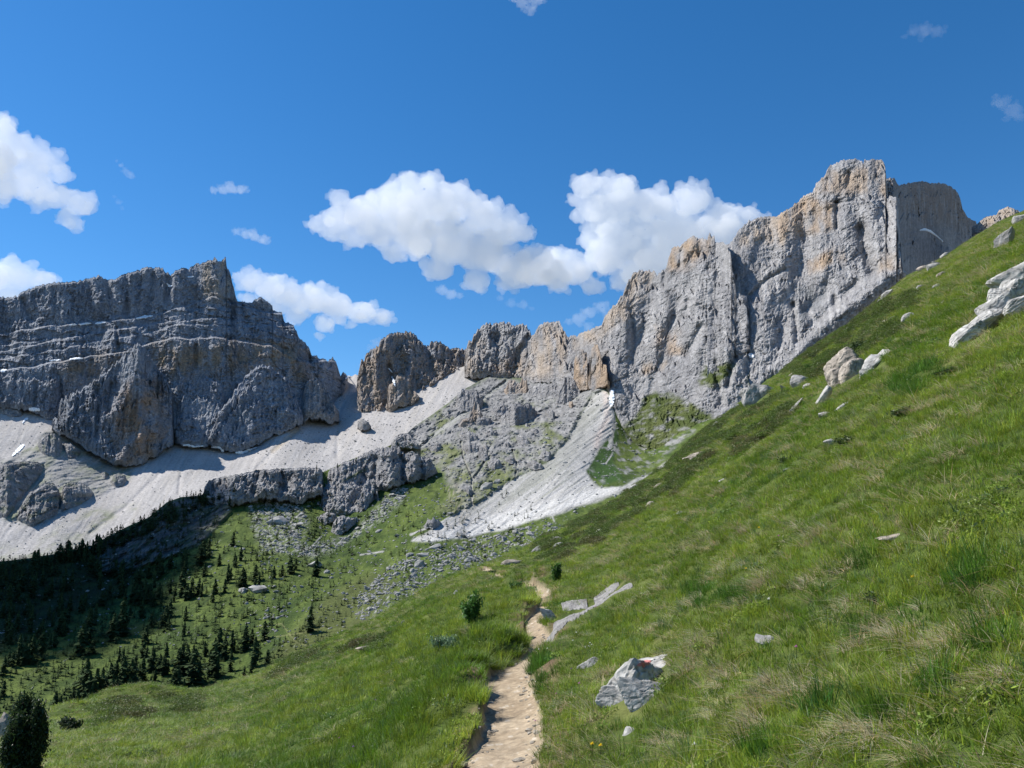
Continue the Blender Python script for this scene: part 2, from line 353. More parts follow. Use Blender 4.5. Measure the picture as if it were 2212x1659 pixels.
FT = Z2((1400, 690), (1450, 684), (1540, 675), (1620, 690), (1750, 725), (1900, 735), (1950, 735)) + [(1318, 858), (1328, 885), (1340, 915), (1355, 940), (1375, 960), (1400, 972), (1480, 960), (1560, 910), (1630, 870)]
def green_apron(X, Y, s, z, c):
    nz = 18 * fbm(s / 18, z / 18, 5, 5, .6)
    for poly in (Z3((230, 1345), (380, 1320), (480, 1400), (560, 1440), (640, 1480), (560, 1659), (100, 1659), (60, 1560), (200, 1450)), Z3((540, 1180), (700, 1180), (620, 1300), (530, 1290)),
                 Z3((0, 1580), (90, 1500), (90, 1659), (0, 1659)), Z3((800, 1200), (960, 1130), (940, 1250), (760, 1300))):
        t = pmask(X, Y, poly, 14, nz) * sm(.9 + 1.7 * fbm(s / 12, z / 8, 4, 9, .6))
        c = mix(c, mix(col(.07, .095, .025), col(.12, .14, .045), sm(.5 + fbm(s / 30, z / 30, 3, 8))), np.clip(t, 0, 1))
    return c
crag('mountain_wall', PK + TW, FT, [(1126, 1500), (1200, 1390), (1260, 1270), (1320, 1150), (1400, 1060), (1480, 995), (1560, 955), (1640, 962)], edges=(0, 0), amp=.62, albedo=1.16, curt=(6, 11, 20), vs=11, crkk=.5, fk=1.25, k=.74, seed=61, jag=3.0, rib=(32, 36), back=60,
     ridges=[([(1490, 530), (1440, 660), (1390, 780), (1345, 860)], 8, 22), ([(1465, 650), (1425, 790), (1395, 880)], -9, 10), ([(1565, 600), (1550, 780), (1490, 930)], 8, 22), ([(1535, 680), (1520, 800), (1455, 920)], -7, 12), ([(1390, 610), (1345, 720), (1325, 800)], 6, 14), ([(1420, 620), (1380, 740), (1350, 820)], -5, 10), (Z3((520, 990), (495, 1060), (450, 1135)), -16, 9), (Z3((590, 1050), (600, 1100)), -10, 6), (Z3((460, 850), (450, 900)), -8, 6), (Z3((690, 560), (740, 840)), 10, 10), (Z3((770, 850), (775, 1100)), 16, 14),
             (Z3((560, 680), (640, 740)), -8, 6), (Z3((600, 1180), (640, 1400)), -12, 8), (Z3((340, 700), (330, 780)), -9, 5), (Z3((425, 590), (415, 680)), -9, 4),
             (Z3((380, 620), (370, 700)), 9, 8), (Z3((490, 560), (430, 640)), 8, 8), (Z3((0, 1180), (40, 1290)), -22, 7), (Z3((160, 900), (180, 1050)), -9, 6), (Z3((700, 1150), (660, 1300)), -14, 7),
             (Z2((1600, 460), (1560, 640)), 10, 20), (Z2((1740, 400), (1720, 460)), -5, 10)],
     tint=[(PALE, Z2((1400, 640), (1500, 330), (1680, 300), (1880, 330), (1900, 420), (1700, 460), (1640, 640)), 40), (PALE, Z3((0, 1040), (0, 960), (120, 800), (180, 700), (290, 690), (240, 820), (130, 960)), 20),
           (ORANGE, Z3((355, 700), (370, 560), (600, 500), (560, 600), (430, 690)), 24), (ORANGE, Z3((300, 1000), (400, 1000), (420, 1120), (300, 1100)), 30), (WARM, Z3((220, 1180), (340, 1180), (330, 1230), (220, 1240)), 20)],
     colf=green_apron)
crag('mountain_summit', Z3((560, 640), (640, 590), (690, 540), (720, 490), (770, 440), (850, 412), (920, 415), (960, 385), (1000, 365), (1070, 300), (1085, 295), (1110, 290), (1130, 240), (1170, 200), (1200, 150), (1260, 120), (1330, 112),
     (1370, 125), (1375, 145), (1385, 120), (1440, 116), (1470, 120), (1490, 160), (1495, 215), (1500, 305), (1550, 315), (1557, 420), (1552, 590), (1575, 640), (1580, 690), (1640, 760)),
     Z3((560, 1440), (700, 1420), (900, 1250), (1100, 1120), (1300, 960), (1450, 830), (1640, 690)), [(1520, 985), (1620, 978), (1750, 995), (1980, 985)], edges=(0, 0), amp=.6, albedo=1.22, curt=(5, 9, 20), vs=11, crkk=.5, fk=1.25, k=.82, seed=71, jag=2.8, rib=(34, 38), back=110,
     ridges=[([(1710, 480), (1660, 620), (1632, 770)], 8, 20), ([(1765, 460), (1715, 620), (1672, 780)], -7, 15), ([(1805, 420), (1790, 560), (1720, 760)], 6, 24), ([(1850, 610), (1760, 700), (1690, 790)], -10, 10), ([(1650, 520), (1610, 600), (1600, 660)], -5, 10), (Z3((1370, 480), (1390, 600), (1420, 690)), -26, 14), (Z3((1235, 340), (1235, 470)), -12, 5), (Z3((1300, 190), (1290, 260)), -10, 7), (Z3((1005, 870), (1020, 960), (1030, 1060)), -14, 6), (Z3((780, 830), (870, 740), (960, 690)), -8, 5),
             (Z3((1090, 300), (1100, 480)), 9, 10), (Z3((1080, 900), (1170, 820), (1180, 760)), -14, 16), (Z3((1220, 830), (1230, 900)), -9, 6), (Z3((1570, 650), (1400, 800), (1200, 950), (950, 1200)), 16, 16),
             (Z3((1400, 780), (1330, 830)), -8, 6), (Z3((1250, 150), (1200, 330)), 10, 14), (Z3((1540, 330), (1540, 600)), 18, 14), (Z3((960, 400), (940, 500)), 7, 10)],
     ledges=[(Z3((1000, 420), (1100, 330), (1240, 345), (1400, 330), (1500, 318), (1640, 318)), 10)],
     tint=[(PALE, Z3((700, 540), (850, 410), (1100, 290), (1130, 420), (960, 560), (800, 560)), 30), (ORANGE, Z3((940, 400), (1080, 320), (1230, 350), (1220, 480), (960, 530)), 26), (WARM, Z3((1130, 200), (1490, 120), (1500, 300), (1130, 300)), 24),
           (ORANGE, Z3((1090, 650), (1250, 560), (1280, 640), (1100, 700)), 20), (WARM, Z3((1440, 600), (1550, 600), (1530, 690), (1450, 700)), 20), ((.19, .20, .21), Z3((1030, 780), (1180, 760), (1170, 880), (1050, 950)), 30)])
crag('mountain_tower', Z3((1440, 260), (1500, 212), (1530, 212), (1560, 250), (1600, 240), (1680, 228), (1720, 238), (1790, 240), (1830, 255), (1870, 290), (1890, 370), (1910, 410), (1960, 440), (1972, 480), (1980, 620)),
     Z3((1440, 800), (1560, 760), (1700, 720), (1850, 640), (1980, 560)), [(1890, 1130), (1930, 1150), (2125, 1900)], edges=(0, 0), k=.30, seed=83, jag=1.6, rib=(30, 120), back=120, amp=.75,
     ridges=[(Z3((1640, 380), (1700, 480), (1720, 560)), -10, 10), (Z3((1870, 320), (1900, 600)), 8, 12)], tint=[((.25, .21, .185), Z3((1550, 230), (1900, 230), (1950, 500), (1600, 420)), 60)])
crag('mountain_peak', Z3((1940, 470), (1970, 450), (2010, 415), (2070, 405), (2080, 380), (2130, 362), (2180, 380), (2200, 400), (2300, 470), (2400, 520)), Z3((1940, 560), (2150, 500), (2400, 560)),
     [(2090, 1500), (2300, 1400)], k=.7, seed=91, jag=1.6, back=60, tint=[(PALE, None, 1)])

# ---- upper basin: scree below the walls (one sheet), and the valley in front of it
V_top = [(-160, 1222), (0, 1213), (60, 1206), (110, 1198), (160, 1188), (205, 1176), (240, 1155), (280, 1135), (320, 1118), (345, 1098), (360, 1085), (390, 1074), (430, 1070), (437, 1068), (452, 1040), (500, 1028), (560, 1018),
         (620, 1012), (690, 1014), (698, 1020), (760, 992), (808, 976), (839, 964), (870, 945), (894, 922), (930, 898), (973, 867), (1000, 842), (1030, 826), (1058, 812), (1092, 812), (1144, 812), (1202, 815), (1246, 828),
         (1300, 828), (1322, 835), (1335, 900), (1400, 940), (1480, 930), (1560, 880), (1640, 820), (1750, 750), (1900, 690)]
vtop = ip(V_top)
HILL = [(-260, 1650), (-100, 1585), (0, 1560), (60, 1545), (100, 1540), (160, 1535), (200, 1525), (230, 1510), (290, 1505), (400, 1500), (480, 1478), (560, 1455), (640, 1412), (680, 1395), (760, 1362), (830, 1330), (880, 1292), (940, 1262),
        (1000, 1238), (1045, 1222), (1080, 1205), (1130, 1185), (1200, 1150), (1300, 1100), (1400, 1030), (1450, 1000), (1500, 950), (1560, 900), (1640, 840), (1700, 795), (1760, 750), (1850, 690), (1900, 645), (1960, 598),
        (2030, 560), (2110, 510), (2160, 480), (2212, 458), (2300, 405), (2500, 280)]
hillpx = ip(HILL)
Tf = rbf([(758, 812, 1760), (775, 850, 1660), (700, 930, 1480), (740, 880, 1600), (840, 890, 1535), (540, 975, 1390), (610, 935, 1430), (250, 1008, 1345), (330, 1000, 1340), (430, 968, 1400), (130, 930, 1400), (0, 890, 1470), (-160, 880, 1480),
          (0, 1215, 1030), (-160, 1220, 1020), (200, 1190, 1040), (100, 1130, 1110), (300, 1090, 1160), (440, 1070, 1170), (560, 1020, 1250), (700, 1020, 1260), (800, 960, 1370), (900, 900, 1480), (960, 830, 1600), (1058, 813, 1600), (1110, 810, 1600),
          (0, 1000, 1290), (130, 1050, 1210)])
T_top = [(-160, 850), (0, 850), (60, 858), (115, 890), (250, 965), (330, 965), (372, 930), (412, 940), (490, 945), (560, 925), (640, 895), (690, 860), (725, 850), (738, 828), (745, 815), (752, 811), (760, 813), (768, 808), (774, 812),
         (785, 860), (800, 880), (853, 862), (908, 832), (956, 806), (1007, 790), (1058, 802), (1110, 805)]
APRON = N1((0, 745), (110, 720), (300, 640), (330, 560), (430, 490), (500, 470), (640, 560), (740, 650), (900, 700), (1100, 790), (1200, 840), (1150, 930), (980, 1000), (850, 1070), (700, 1150), (480, 1260), (280, 1340), (150, 1290), (0, 1250))
SCREE_C = (.42, .40, .385)
def sheet(name, topl, botf, x0, x1, step, depth, paint, mat, smooth=True, disp=None):
    xs = np.arange(x0, x1, step); yt = ip(topl)(xs); yb = botf(xs)
    nv = int((yb - yt).max() / step) + 1
    v = np.linspace(0, 1, nv)[:, None]
    Y = yb + (yt - yb) * v; X = np.broadcast_to(xs, Y.shape)
    R = depth(X, Y); az, te = az_te(X, Y); s = R * az; z = R * te * 1.6
    z = R * te * .8 + R * .11
    if disp is not None: R = R - disp(X, Y, s, z, R)
    P = at(X, Y, R); RELIEFS.append((name, xs, Y, R))
    c = paint(X, Y, s, z, R)
    rows = [P]; cr = [c]
    hd = P[-1][:, :2] / R[-1][:, None]
    for db, dz in ((6, 1), (40, 12), (60, 60)):
        q = P[-1].copy(); q[:, :2] += hd * db; q[:, 2] -= dz; rows.append(q[None]); cr.append(c[-1:])
    P = np.concatenate(rows); c = np.concatenate(cr)
    return tag(mk(name, P.reshape(-1, 3), grid_faces(P.shape[0], len(xs)), mat, colr=c, smooth=smooth), kind='structure')
def T_disp(X, Y, s, z, R):
    ap = pmask(X, Y, APRON, 16, 8 * fbm(s / 30, z / 30, 3, 101))
    gull = np.abs(gn((X + .55 * Y) / 17 + .6 * gn(X / 60, Y / 60, 3), Y / 260, 102))
    d = fbm(s / 60, z / 60, 3, 103) * 5 + (.5 - gull) * 1.8 * (1 - ap) + fbm(s / 8, z / 8, 4, 104, .7) * .9
    d = d + ap * (ridged(s / 30, z / 30, 4, 105) * 7 + fbm(s / 6, z / 6, 3, 106, .7) * 3)
    # runnels in the scree
    for ln, a, w in ((Z2((330, 640), (290, 760), (240, 900), (235, 1150)), -5, 5), (N2((860, 60), (700, 180), (500, 390)), -6, 5), (N1((1640, 640), (1600, 880), (1580, 1040)), -5, 4), (N1((1440, 850), (1100, 1180), (800, 1400)), -4, 5)):
        d = d + a * np.exp(-(pdist(X, Y, ln) / w) ** 2)
    return d
def T_paint(X, Y, s, z, R):
    g = fbm(s / 40, z / 40, 4, 111)
    st = fbm((X + .62 * Y) / 6, (Y - .3 * X) / 90, 4, 112, .6)
    c = col(*SCREE_C) * (1 + .16 * g + .26 * st)[..., None]
    c = mix(c, col(.40, .37, .33), sm(.1 + 1.4 * fbm((X + .6 * Y) / 14, Y / 120, 3, 113)) * .5)
    nz = 12 * fbm(s / 25, z / 25, 4, 114)
    ap = pmask(X, Y, APRON, 12, nz)
    apc = mix(col(.29, .285, .27), col(.165, .19, .10), sm(.35 + 1.5 * fbm(s / 24, z / 24, 4, 115)) * .75)
    c = mix(c, apc, ap * sm(.75 + 1.0 * fbm((X + Y) / 12, (Y - X) / 60, 4, 119)))
    gr = pmask(X, Y, N1((-700, 1500), (0, 1500), (260, 1480), (500, 1370), (800, 1180), (1200, 1180), (900, 1330), (700, 1500), (300, 1659), (-700, 1659)), 26, nz)
    c = mix(c, mix(col(.30, .29, .24), col(.15, .18, .07), sm(.5 + 1.3 * fbm(s / 14, z / 5, 4, 116))), gr * sm(.45 + 1.2 * fbm(s / 20, z / 20, 4, 117)) * .8)
    br = np.exp(-(pdist(X, Y, N2((870, 40), (720, 170), (640, 230))) / 5) ** 2)
    c = mix(c, col(.38, .32, .24), br * .7)
    return c
sheet('scree_slope', T_top, lambda x: np.maximum(vtop(x) + 16, ip(T_top)(x) + 10), -160, 1110, 1.8, Tf, T_paint, M_scree, True, T_disp)

# ---- knolls on the left below the massif
def knoll_col(X, Y, s, z, c):
    return mix(c, col(.15, .175, .08), .55 * sm(.1 + 1.6 * fbm(s / 12, z / 10, 4, 9)))
KN = [(N1((-400, 260), (0, 275), (50, 255), (110, 290), (160, 295), (230, 345)), N1((-400, 350), (0, 335), (90, 370), (160, 372), (235, 355)), 1440, 1),
      (N1((320, 650), (350, 570), (430, 510), (500, 530), (550, 590), (562, 720)), N1((320, 665), (400, 720), (480, 742), (562, 725)), 1290, 2),
      (N1((548, 700), (560, 610), (620, 600), (690, 650), (740, 690)), N1((548, 720), (610, 735), (680, 740), (745, 700)), 1285, 3),
      (N1((-500, 800), (0, 800), (100, 775), (230, 765), (330, 770), (405, 800), (412, 820)), N1((-500, 1270), (0, 1265), (60, 1275), (160, 1140), (260, 1010), (380, 870), (415, 830)), 1190, 4),
      (N1((130, 1270), (200, 1130), (260, 1040), (340, 1000), (400, 960), (480, 960), (530, 1050), (545, 1200)), N1((130, 1290), (260, 1335), (300, 1335), (420, 1270), (545, 1215)), 1150, 5),
      (N1((530, 1190), (520, 1100), (500, 980), (560, 960), (640, 950), (740, 960), (790, 1000), (845, 1065)), N1((500, 1210), (560, 1205), (700, 1150), (845, 1072)), 1180, 6),
      (N1((880, 900), (890, 870), (930, 855), (970, 880), (975, 905)), N1((880, 905), (930, 925), (975, 910)), 1260, 7),
      (N1((970, 970), (1000, 900), (1050, 865), (1110, 890), (1135, 960)), N1((970, 985), (1010, 995), (1080, 985), (1135, 968)), 1240, 8)]
for tp, ft, r, sd in KN:
    base = float(Tf(np.array(np.mean([p[0] for p in ft])), np.array(np.mean([p[1] for p in ft]))))
    crag('rocky_terrain', tp, ft, [(p[0], float(Tf(np.array(p[0]), np.array(p[1])))) for p in sorted(ft)], k=.9, seed=120 + sd, jag=1.0, amp=.75 if sd in (4, 5, 6) else .45, back=22, below=3, rib=(16, 34), colf=knoll_col if sd > 1 else None, bulge=8, curt=(3, 6, 8))

# ---- valley sheet
Vf = rbf([(1058, 812, 1570), (1202, 830, 1390), (1150, 826, 1480), (1246, 843, 1310), (1310, 850, 1155), (1325, 880, 1146), (1340, 915, 1128), (1370, 958, 1094), (1400, 972, 1062), (1240, 1000, 915), (1280, 1040, 860), (1200, 1110, 740), (1350, 1040, 850), (1470, 960, 965), (1480, 935, 985),
          (1560, 905, 950), (1640, 850, 950), (1800, 740, 1000), (930, 1165, 690), (1000, 960, 1120), (1100, 960, 1080), (1050, 1050, 900), (1150, 1040, 880), (940, 1100, 800), (880, 1000, 1060), (860, 965, 1180), (973, 870, 1400),
          (440, 1090, 930), (500, 1095, 900), (450, 1040, 960), (560, 1080, 925), (560, 1020, 960), (620, 1082, 925), (690, 1070, 930), (690, 1015, 965), (737, 1155, 820), (774, 1125, 850), (847, 1055, 930), (920, 1036, 985), (774, 990, 1010), (847, 966, 1080),
          (435, 1070, 930), (330, 1105, 890), (200, 1180, 820), (0, 1213, 800), (-160, 1222, 800), (250, 1240, 755), (400, 1200, 745), (500, 1160, 780), (620, 1180, 740), (0, 1300, 650), (200, 1350, 575), (400, 1400, 500), (600, 1440, 440), (0, 1450, 490),
          (0, 1560, 410), (200, 1530, 410), (480, 1480, 430), (-160, 1600, 400), (-160, 1400, 540), (750, 1300, 545), (850, 1250, 600), (950, 1220, 625), (1050, 1190, 670), (700, 1400, 440), (850, 1330, 470), (1000, 1250, 560), (1200, 1160, 660), (1400, 1050, 820)])
FAN = [(1280, 848), (1310, 846), (1326, 868), (1330, 925), (1305, 958), (1275, 1002), (1266, 1018), (1280, 1040), (1298, 1052), (1345, 1052), (1420, 1013), (1468, 976), (1500, 944), (1512, 952), (1425, 1030), (1330, 1070), (1200, 1112), (1100, 1142),
       (1000, 1162), (930, 1172), (890, 1168), (950, 1132), (1040, 1082), (1100, 1040), (1180, 1000), (1225, 950), (1258, 890)]
MIXR = [(1030, 826), (1058, 812), (1300, 838), (1290, 860), (1262, 890), (1228, 950), (1180, 1000), (1100, 1042), (1040, 1082), (985, 1115), (945, 1100), (985, 1060), (960, 1020), (905, 985), (850, 962), (894, 922), (973, 867)]
BOULD = [(770, 1290), (840, 1225), (900, 1190), (1000, 1172), (1120, 1140), (1220, 1130), (1200, 1160), (1100, 1200), (1000, 1240), (930, 1300), (850, 1350), (780, 1340)]
RUB1 = N2((430, 720), (620, 640), (780, 690), (900, 740), (960, 850), (900, 960), (900, 1080), (760, 1140), (540, 1110), (480, 900))
RUB2 = N2((700, 1130), (1300, 990), (1500, 800), (1720, 560), (1830, 560), (1800, 660), (1600, 850), (1350, 1010), (1150, 1130), (1000, 1180))
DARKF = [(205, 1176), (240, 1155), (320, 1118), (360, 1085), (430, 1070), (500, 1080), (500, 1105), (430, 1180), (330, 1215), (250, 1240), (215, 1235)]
def V_masks(X, Y, s, z):
    nz = 14 * fbm(s / 30, z / 30, 5, 131, .6)
    fan = pmask(X, Y, FAN, 7, nz * .45)
    for ln, w in ((Z2((740, 1100), (900, 970), (1060, 860), (1300, 670)), 3.4), (N3((80, 860), (100, 980), (160, 1120), (160, 1300)), 1.6), (N3((285, 930), (240, 1040), (160, 1150)), 2.2), (N3((460, 920), (495, 1030), (480, 1130)), 1.6),
                  (Z2((700, 1640), (900, 1560), (1090, 1460), (1080, 1350)), 2.5), (N2((970, 1090), (1080, 980)), 1.5), (N3((1180, 620), (1200, 760), (1180, 900)), 5), (N3((1230, 870), (1190, 960), (1150, 1020)), 1.6), (N3((740, 1370), (770, 1450)), 1.4), (N2((1420, 1150), (1620, 1120)), 1.5),
                  (N5((-200, 1000), (0, 900)), 2)):
        fan = np.maximum(fan, sm((w * (1 + .7 * gn(s / 8, z / 8, 139)) - pdist(X, Y, ln)) / 1.6 + .5))
    mx = pmask(X, Y, MIXR, 22, nz) * (1 - fan)
    rub = np.maximum(pmask(X, Y, RUB1, 26, nz), pmask(X, Y, RUB2, 16, nz * .6))
    bl = pmask(X, Y, BOULD, 40, nz)
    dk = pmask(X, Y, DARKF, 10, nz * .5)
    return fan, mx, rub, bl, dk
def V_disp(X, Y, s, z, R):
    fan, mx, rub, bl, dk = V_masks(X, Y, s, z)
    d = fbm(s / 70, z / 70, 4, 141) * 9 + fbm(s / 14, z / 14, 3, 142, .6) * 1.6 + fbm(s / 4, z / 4, 3, 143, .7) * .6
    gull = np.abs(gn((X + .9 * Y) / 22 + .5 * gn(X / 50, Y / 50, 3), (Y - .5 * X) / 200, 144))
    d = d + fan * ((.4 - gull) * 5 + (.4 - np.abs(gn((X + 1.6 * Y) / 15, (Y - .5 * X) / 220, 145))) * 3)
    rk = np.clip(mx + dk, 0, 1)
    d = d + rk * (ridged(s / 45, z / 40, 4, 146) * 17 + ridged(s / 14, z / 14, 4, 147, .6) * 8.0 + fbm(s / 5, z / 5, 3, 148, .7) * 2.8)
    d = d + (rub + bl * .5) * np.maximum(0, fbm(s / 5, z / 5, 3, 149, .7)) * 4
    rib = np.exp(-(pdist(X, Y, [(560, 1440), (640, 1370), (730, 1290), (800, 1250)]) / 26) ** 2)
    d = d + rib * 10
    rib2 = np.exp(-(pdist(X, Y, [(735, 1395), (770, 1350), (850, 1315)]) / 10) ** 2)
    d = d + rib2 * 6
    return d
def V_paint(X, Y, s, z, R):
    fan, mx, rub, bl, dk = V_masks(X, Y, s, z)
    g = fbm(s / 60, z / 60, 4, 151); g2 = fbm(s / 9, z / 9, 4, 152, .65)
    c = mix(col(.042, .072, .014), col(.092, .125, .026), sm(.5 + .9 * g + .9 * g2))
    scr = sm(-.7 + 3.2 * fbm(s / 11, z / 9, 4, 162, .6) + .8 * fbm(s / 60, z / 60, 2, 163))
    c = mix(c, col(.022, .040, .012), scr * .75)
    olive = pmask(X, Y, [(560, 1440), (700, 1290), (800, 1240), (860, 1260), (760, 1390), (640, 1450)], 30, 10 * g)
    c = mix(c, col(.085, .10, .03), olive * .8)
    vg = pmask(X, Y, N3((1220, 740), (1250, 850), (1200, 1000), (1280, 1140), (1130, 1180), (1000, 1080), (1020, 1010), (1120, 880)), 8)
    c = mix(c, col(.035, .075, .016), vg)
    c = c * (1 + .35 * g2)[..., None]
    for ln, w in ((Z4((1640, 960), (1780, 940), (1870, 1060), (1950, 1080)), 1.2), (Z4((1560, 1050), (1900, 1000), (2060, 960)), 1.0)):
        c = mix(c, col(.22, .22, .10), .7 * np.exp(-(pdist(X, Y, ln) / w) ** 2))
    rockc = mix(col(.165, .165, .165), col(.28, .275, .27), sm(.5 + 1.3 * fbm(s / 10, z / 10, 4, 153, .65)))
    grm = sm(-.05 + 2.0 * fbm(s / 34, z / 34, 5, 154, .6) + .0045 * (Y - 900))
    up = sm((Y - 830) / 60)
    mc = mix(rockc, mix(col(.080, .105, .030), col(.16, .175, .07), sm(.5 + g2)), grm * up * .9)
    mc = mix(mc, col(.345, .33, .31), sm(-.2 + 1.6 * fbm((X + Y) / 40, (X - Y) / 90, 4, 155)) * .6 * (1 - grm * up))
    c = mix(c, mc, mx)
    fc = col(.40, .39, .375) * (1 + .2 * fbm((X + 1.3 * Y) / 5, (Y - .6 * X) / 120, 4, 156, .6))[..., None]
    fg = sm(-.25 + 2.0 * fbm((X + 1.45 * Y) / 16, (Y - .6 * X) / 260, 4, 157, .6) + .008 * (1060 - Y) * (X < 1200)) * sm((Y - 960) / 60) * (Y < 1130)
    fc = mix(fc, col(.24, .245, .18), fg * .8)
    fc = mix(fc, col(.30, .295, .275), sm(-.1 + 2.2 * fbm((X + 1.25 * Y) / 9, (Y - .8 * X) / 300, 4, 165, .6)) * .8)
    br = pmask(X, Y, [(900, 1170), (1060, 1115), (1270, 1060), (1300, 1052), (1420, 1010), (1490, 940), (1500, 950), (1330, 1062), (1100, 1142), (930, 1172)], 10, 6 * g2)
    fc = mix(fc, col(.50, .49, .47), br * sm(.75 + 1.5 * fbm((X + 2.1 * Y) / 9, (Y - .5 * X) / 200, 3, 166)))
    strm = np.exp(-(pdist(X, Y, [(1318, 850), (1316, 890), (1296, 950), (1258, 1008), (1262, 1042), (1185, 1082), (1080, 1116), (960, 1152), (915, 1168)]) / (24 + 10 * g2)) ** 2)
    fc = mix(col(.26, .26, .235) * (1 + .3 * g2)[..., None], fc, np.clip(.25 + strm + .9 * br + 1.1 * fbm((X + 1.25 * Y) / 11, (Y - .8 * X) / 300, 3, 168), 0, 1))
    red = np.exp(-(pdist(X, Y, N3((1150, 500), (1160, 700), (1090, 830), (1080, 900))) / 7) ** 2)
    fc = mix(fc, col(.50, .43, .39), red * .8)
    c = mix(c, fc, fan)
    wg = pmask(X, Y, [(1330, 925), (1500, 930), (1440, 985), (1350, 1046), (1285, 1042), (1262, 1010), (1290, 975)], 14, 10 * g) * (1 - fan)
    c = mix(c, rockc * 1.0, wg * sm(-.2 + 2.4 * fbm(s / 13, z / 14, 4, 167, .65) + .0035 * (X - 1300)))
    ru = sm(-.2 + 2.2 * fbm(s / 3.5, z / 5, 4, 158, .75) + .5)
    c = mix(c, col(.34, .335, .32), rub * ru * .9)
    c = mix(c, col(.36, .355, .34), bl * sm(-.6 + 3.4 * fbm(s / 4, z / 6, 4, 159, .7) + .3 * g) * .9)
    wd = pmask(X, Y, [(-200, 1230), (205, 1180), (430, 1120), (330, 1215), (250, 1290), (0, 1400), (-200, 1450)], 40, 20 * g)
    c = mix(c, col(.014, .021, .009), wd * .9 * sm(.8 + 1.2 * g2))  # cloud shade over the dense wood, darkened into the ground colour
    c = mix(c, rockc * .5, dk * sm(.65 + 1.0 * g2))  # spur face: rock colour cut down to deepen the shade
    spk = sm(-1.3 + 4.0 * fbm(s / 3.2, z / 5, 4, 160, .8))
    c = mix(c, col(.36, .35, .33), spk * .6 * (1 - fan))
    tw = np.exp(-(pdist(X, Y, N3((20, 1200), (60, 1350), (100, 1450))) / 14) ** 2) * sm(.2 + 3 * gn(s / 2.2, z / 9, 161))
    c = mix(c, col(.30, .27, .21), tw * .7)
    return c
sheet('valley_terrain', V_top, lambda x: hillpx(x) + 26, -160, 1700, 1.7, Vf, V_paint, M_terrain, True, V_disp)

# ---- cliffs and outcrops standing in the valley
crag('cliff_terrain', N2((20, 640), (40, 560), (80, 490), (200, 460), (330, 440), (450, 415), (500, 400), (720, 390), (860, 380), (1060, 382), (1085, 410), (1095, 600)),
     N2((20, 660), (100, 700), (250, 715), (450, 680), (580, 640), (650, 660), (760, 665), (860, 700), (1000, 640), (1095, 610)), [(437, 920), (500, 895), (560, 905), (620, 910), (700, 915)], k=.5, seed=171, jag=1.6, amp=.8, back=22, rib=(14, 40),
     ridges=[(N2((520, 420), (480, 600)), -12, 6), (N2((690, 400), (760, 500), (700, 600)), -12, 9), (N2((1010, 480), (1020, 540)), -6, 4), (N2((620, 430), (600, 560)), 5, 8)], below=5)
gc = lambda X, Y, s, z, c: mix(c, col(.085, .11, .03), np.clip(pmask(X, Y, N2((1250, 500), (1420, 400), (1500, 380), (1350, 470)), 5) * .8 + .6 * sm(-.8 + 2.5 * fbm(s / 14, z / 9, 4, 3)), 0, 1))
crag('cliff_terrain', N2((1088, 560), (1090, 430), (1105, 410), (1200, 370), (1300, 325), (1400, 290), (1440, 260), (1540, 220), (1620, 205), (1700, 190), (1760, 200), (1810, 260), (1850, 240), (1900, 250), (1960, 280), (2040, 300), (2090, 400), (2110, 420)),
     N2((1085, 620), (1200, 600), (1350, 590), (1480, 560), (1560, 600), (1690, 560), (1760, 530), (1850, 505), (2000, 480), (2060, 440), (2110, 425)),
     [(696, 935), (740, 930), (790, 930), (847, 925), (920, 975), (950, 1005)], k=.8, seed=177, jag=3.0, amp=1.0, back=24, rib=(15, 40), below=5, edge=24, curt=(4, 7, 12),
     ridges=[(N2((1690, 250), (1660, 400), (1700, 540)), 14, 12), (N2((1780, 280), (1800, 500)), -12, 6), (N2((1880, 330), (1870, 490)), 12, 12), (N2((1960, 380), (1960, 480)), -8, 6), (N2((1450, 430), (1480, 480)), -9, 6), (N2((1560, 300), (1540, 480)), -9, 6)], colf=gc)
crag('cliff_terrain', N2((1060, 700), (1100, 560), (1180, 480), (1280, 520), (1350, 500), (1430, 560), (1500, 620), (1540, 680)),
     N2((1055, 720), (1080, 760), (1150, 790), (1250, 800), (1330, 830), (1440, 790), (1545, 690)), [(688, 900), (740, 885), (790, 885), (810, 905)], k=1.0, seed=178, jag=3.0, amp=.8, back=20, rib=(14, 30), below=4, edge=22, curt=(4, 6, 14), colf=gc)
crag('cliff_terrain', N2((1380, 800), (1400, 690), (1440, 560), (1490, 490), (1530, 480), (1570, 560), (1580, 650), (1600, 690), (1640, 620), (1670, 640), (1672, 680)),
     N2((1375, 830), (1400, 860), (1480, 800), (1560, 720), (1620, 700), (1680, 650)), [(766, 868), (800, 885), (845, 905)], k=.9, seed=179, jag=2.5, amp=.8, back=16, rib=(12, 40), below=4, edge=16, curt=(2, 4, 8), ridges=[(N2((1560, 560), (1550, 660), (1480, 790)), -10, 6)])
crag('cliff_terrain', N2((1160, 960), (1180, 860), (1240, 800), (1330, 820), (1400, 820), (1400, 850)),
     N2((1155, 975), (1180, 985), (1250, 975), (1330, 910), (1400, 862)), [(712, 822), (740, 818), (775, 850)], k=1.0, seed=180, jag=3, amp=.6, back=14, rib=(12, 24), below=4, edge=18, curt=(2, 4, 8), colf=gc)
crag('cliff_terrain', N2((1040, 850), (1060, 800), (1120, 770), (1200, 780), (1215, 820)), N2((1035, 870), (1080, 885), (1150, 870), (1215, 830)), [(686, 865), (730, 850)], seed=181, amp=.5, jag=.8, back=10, below=3)
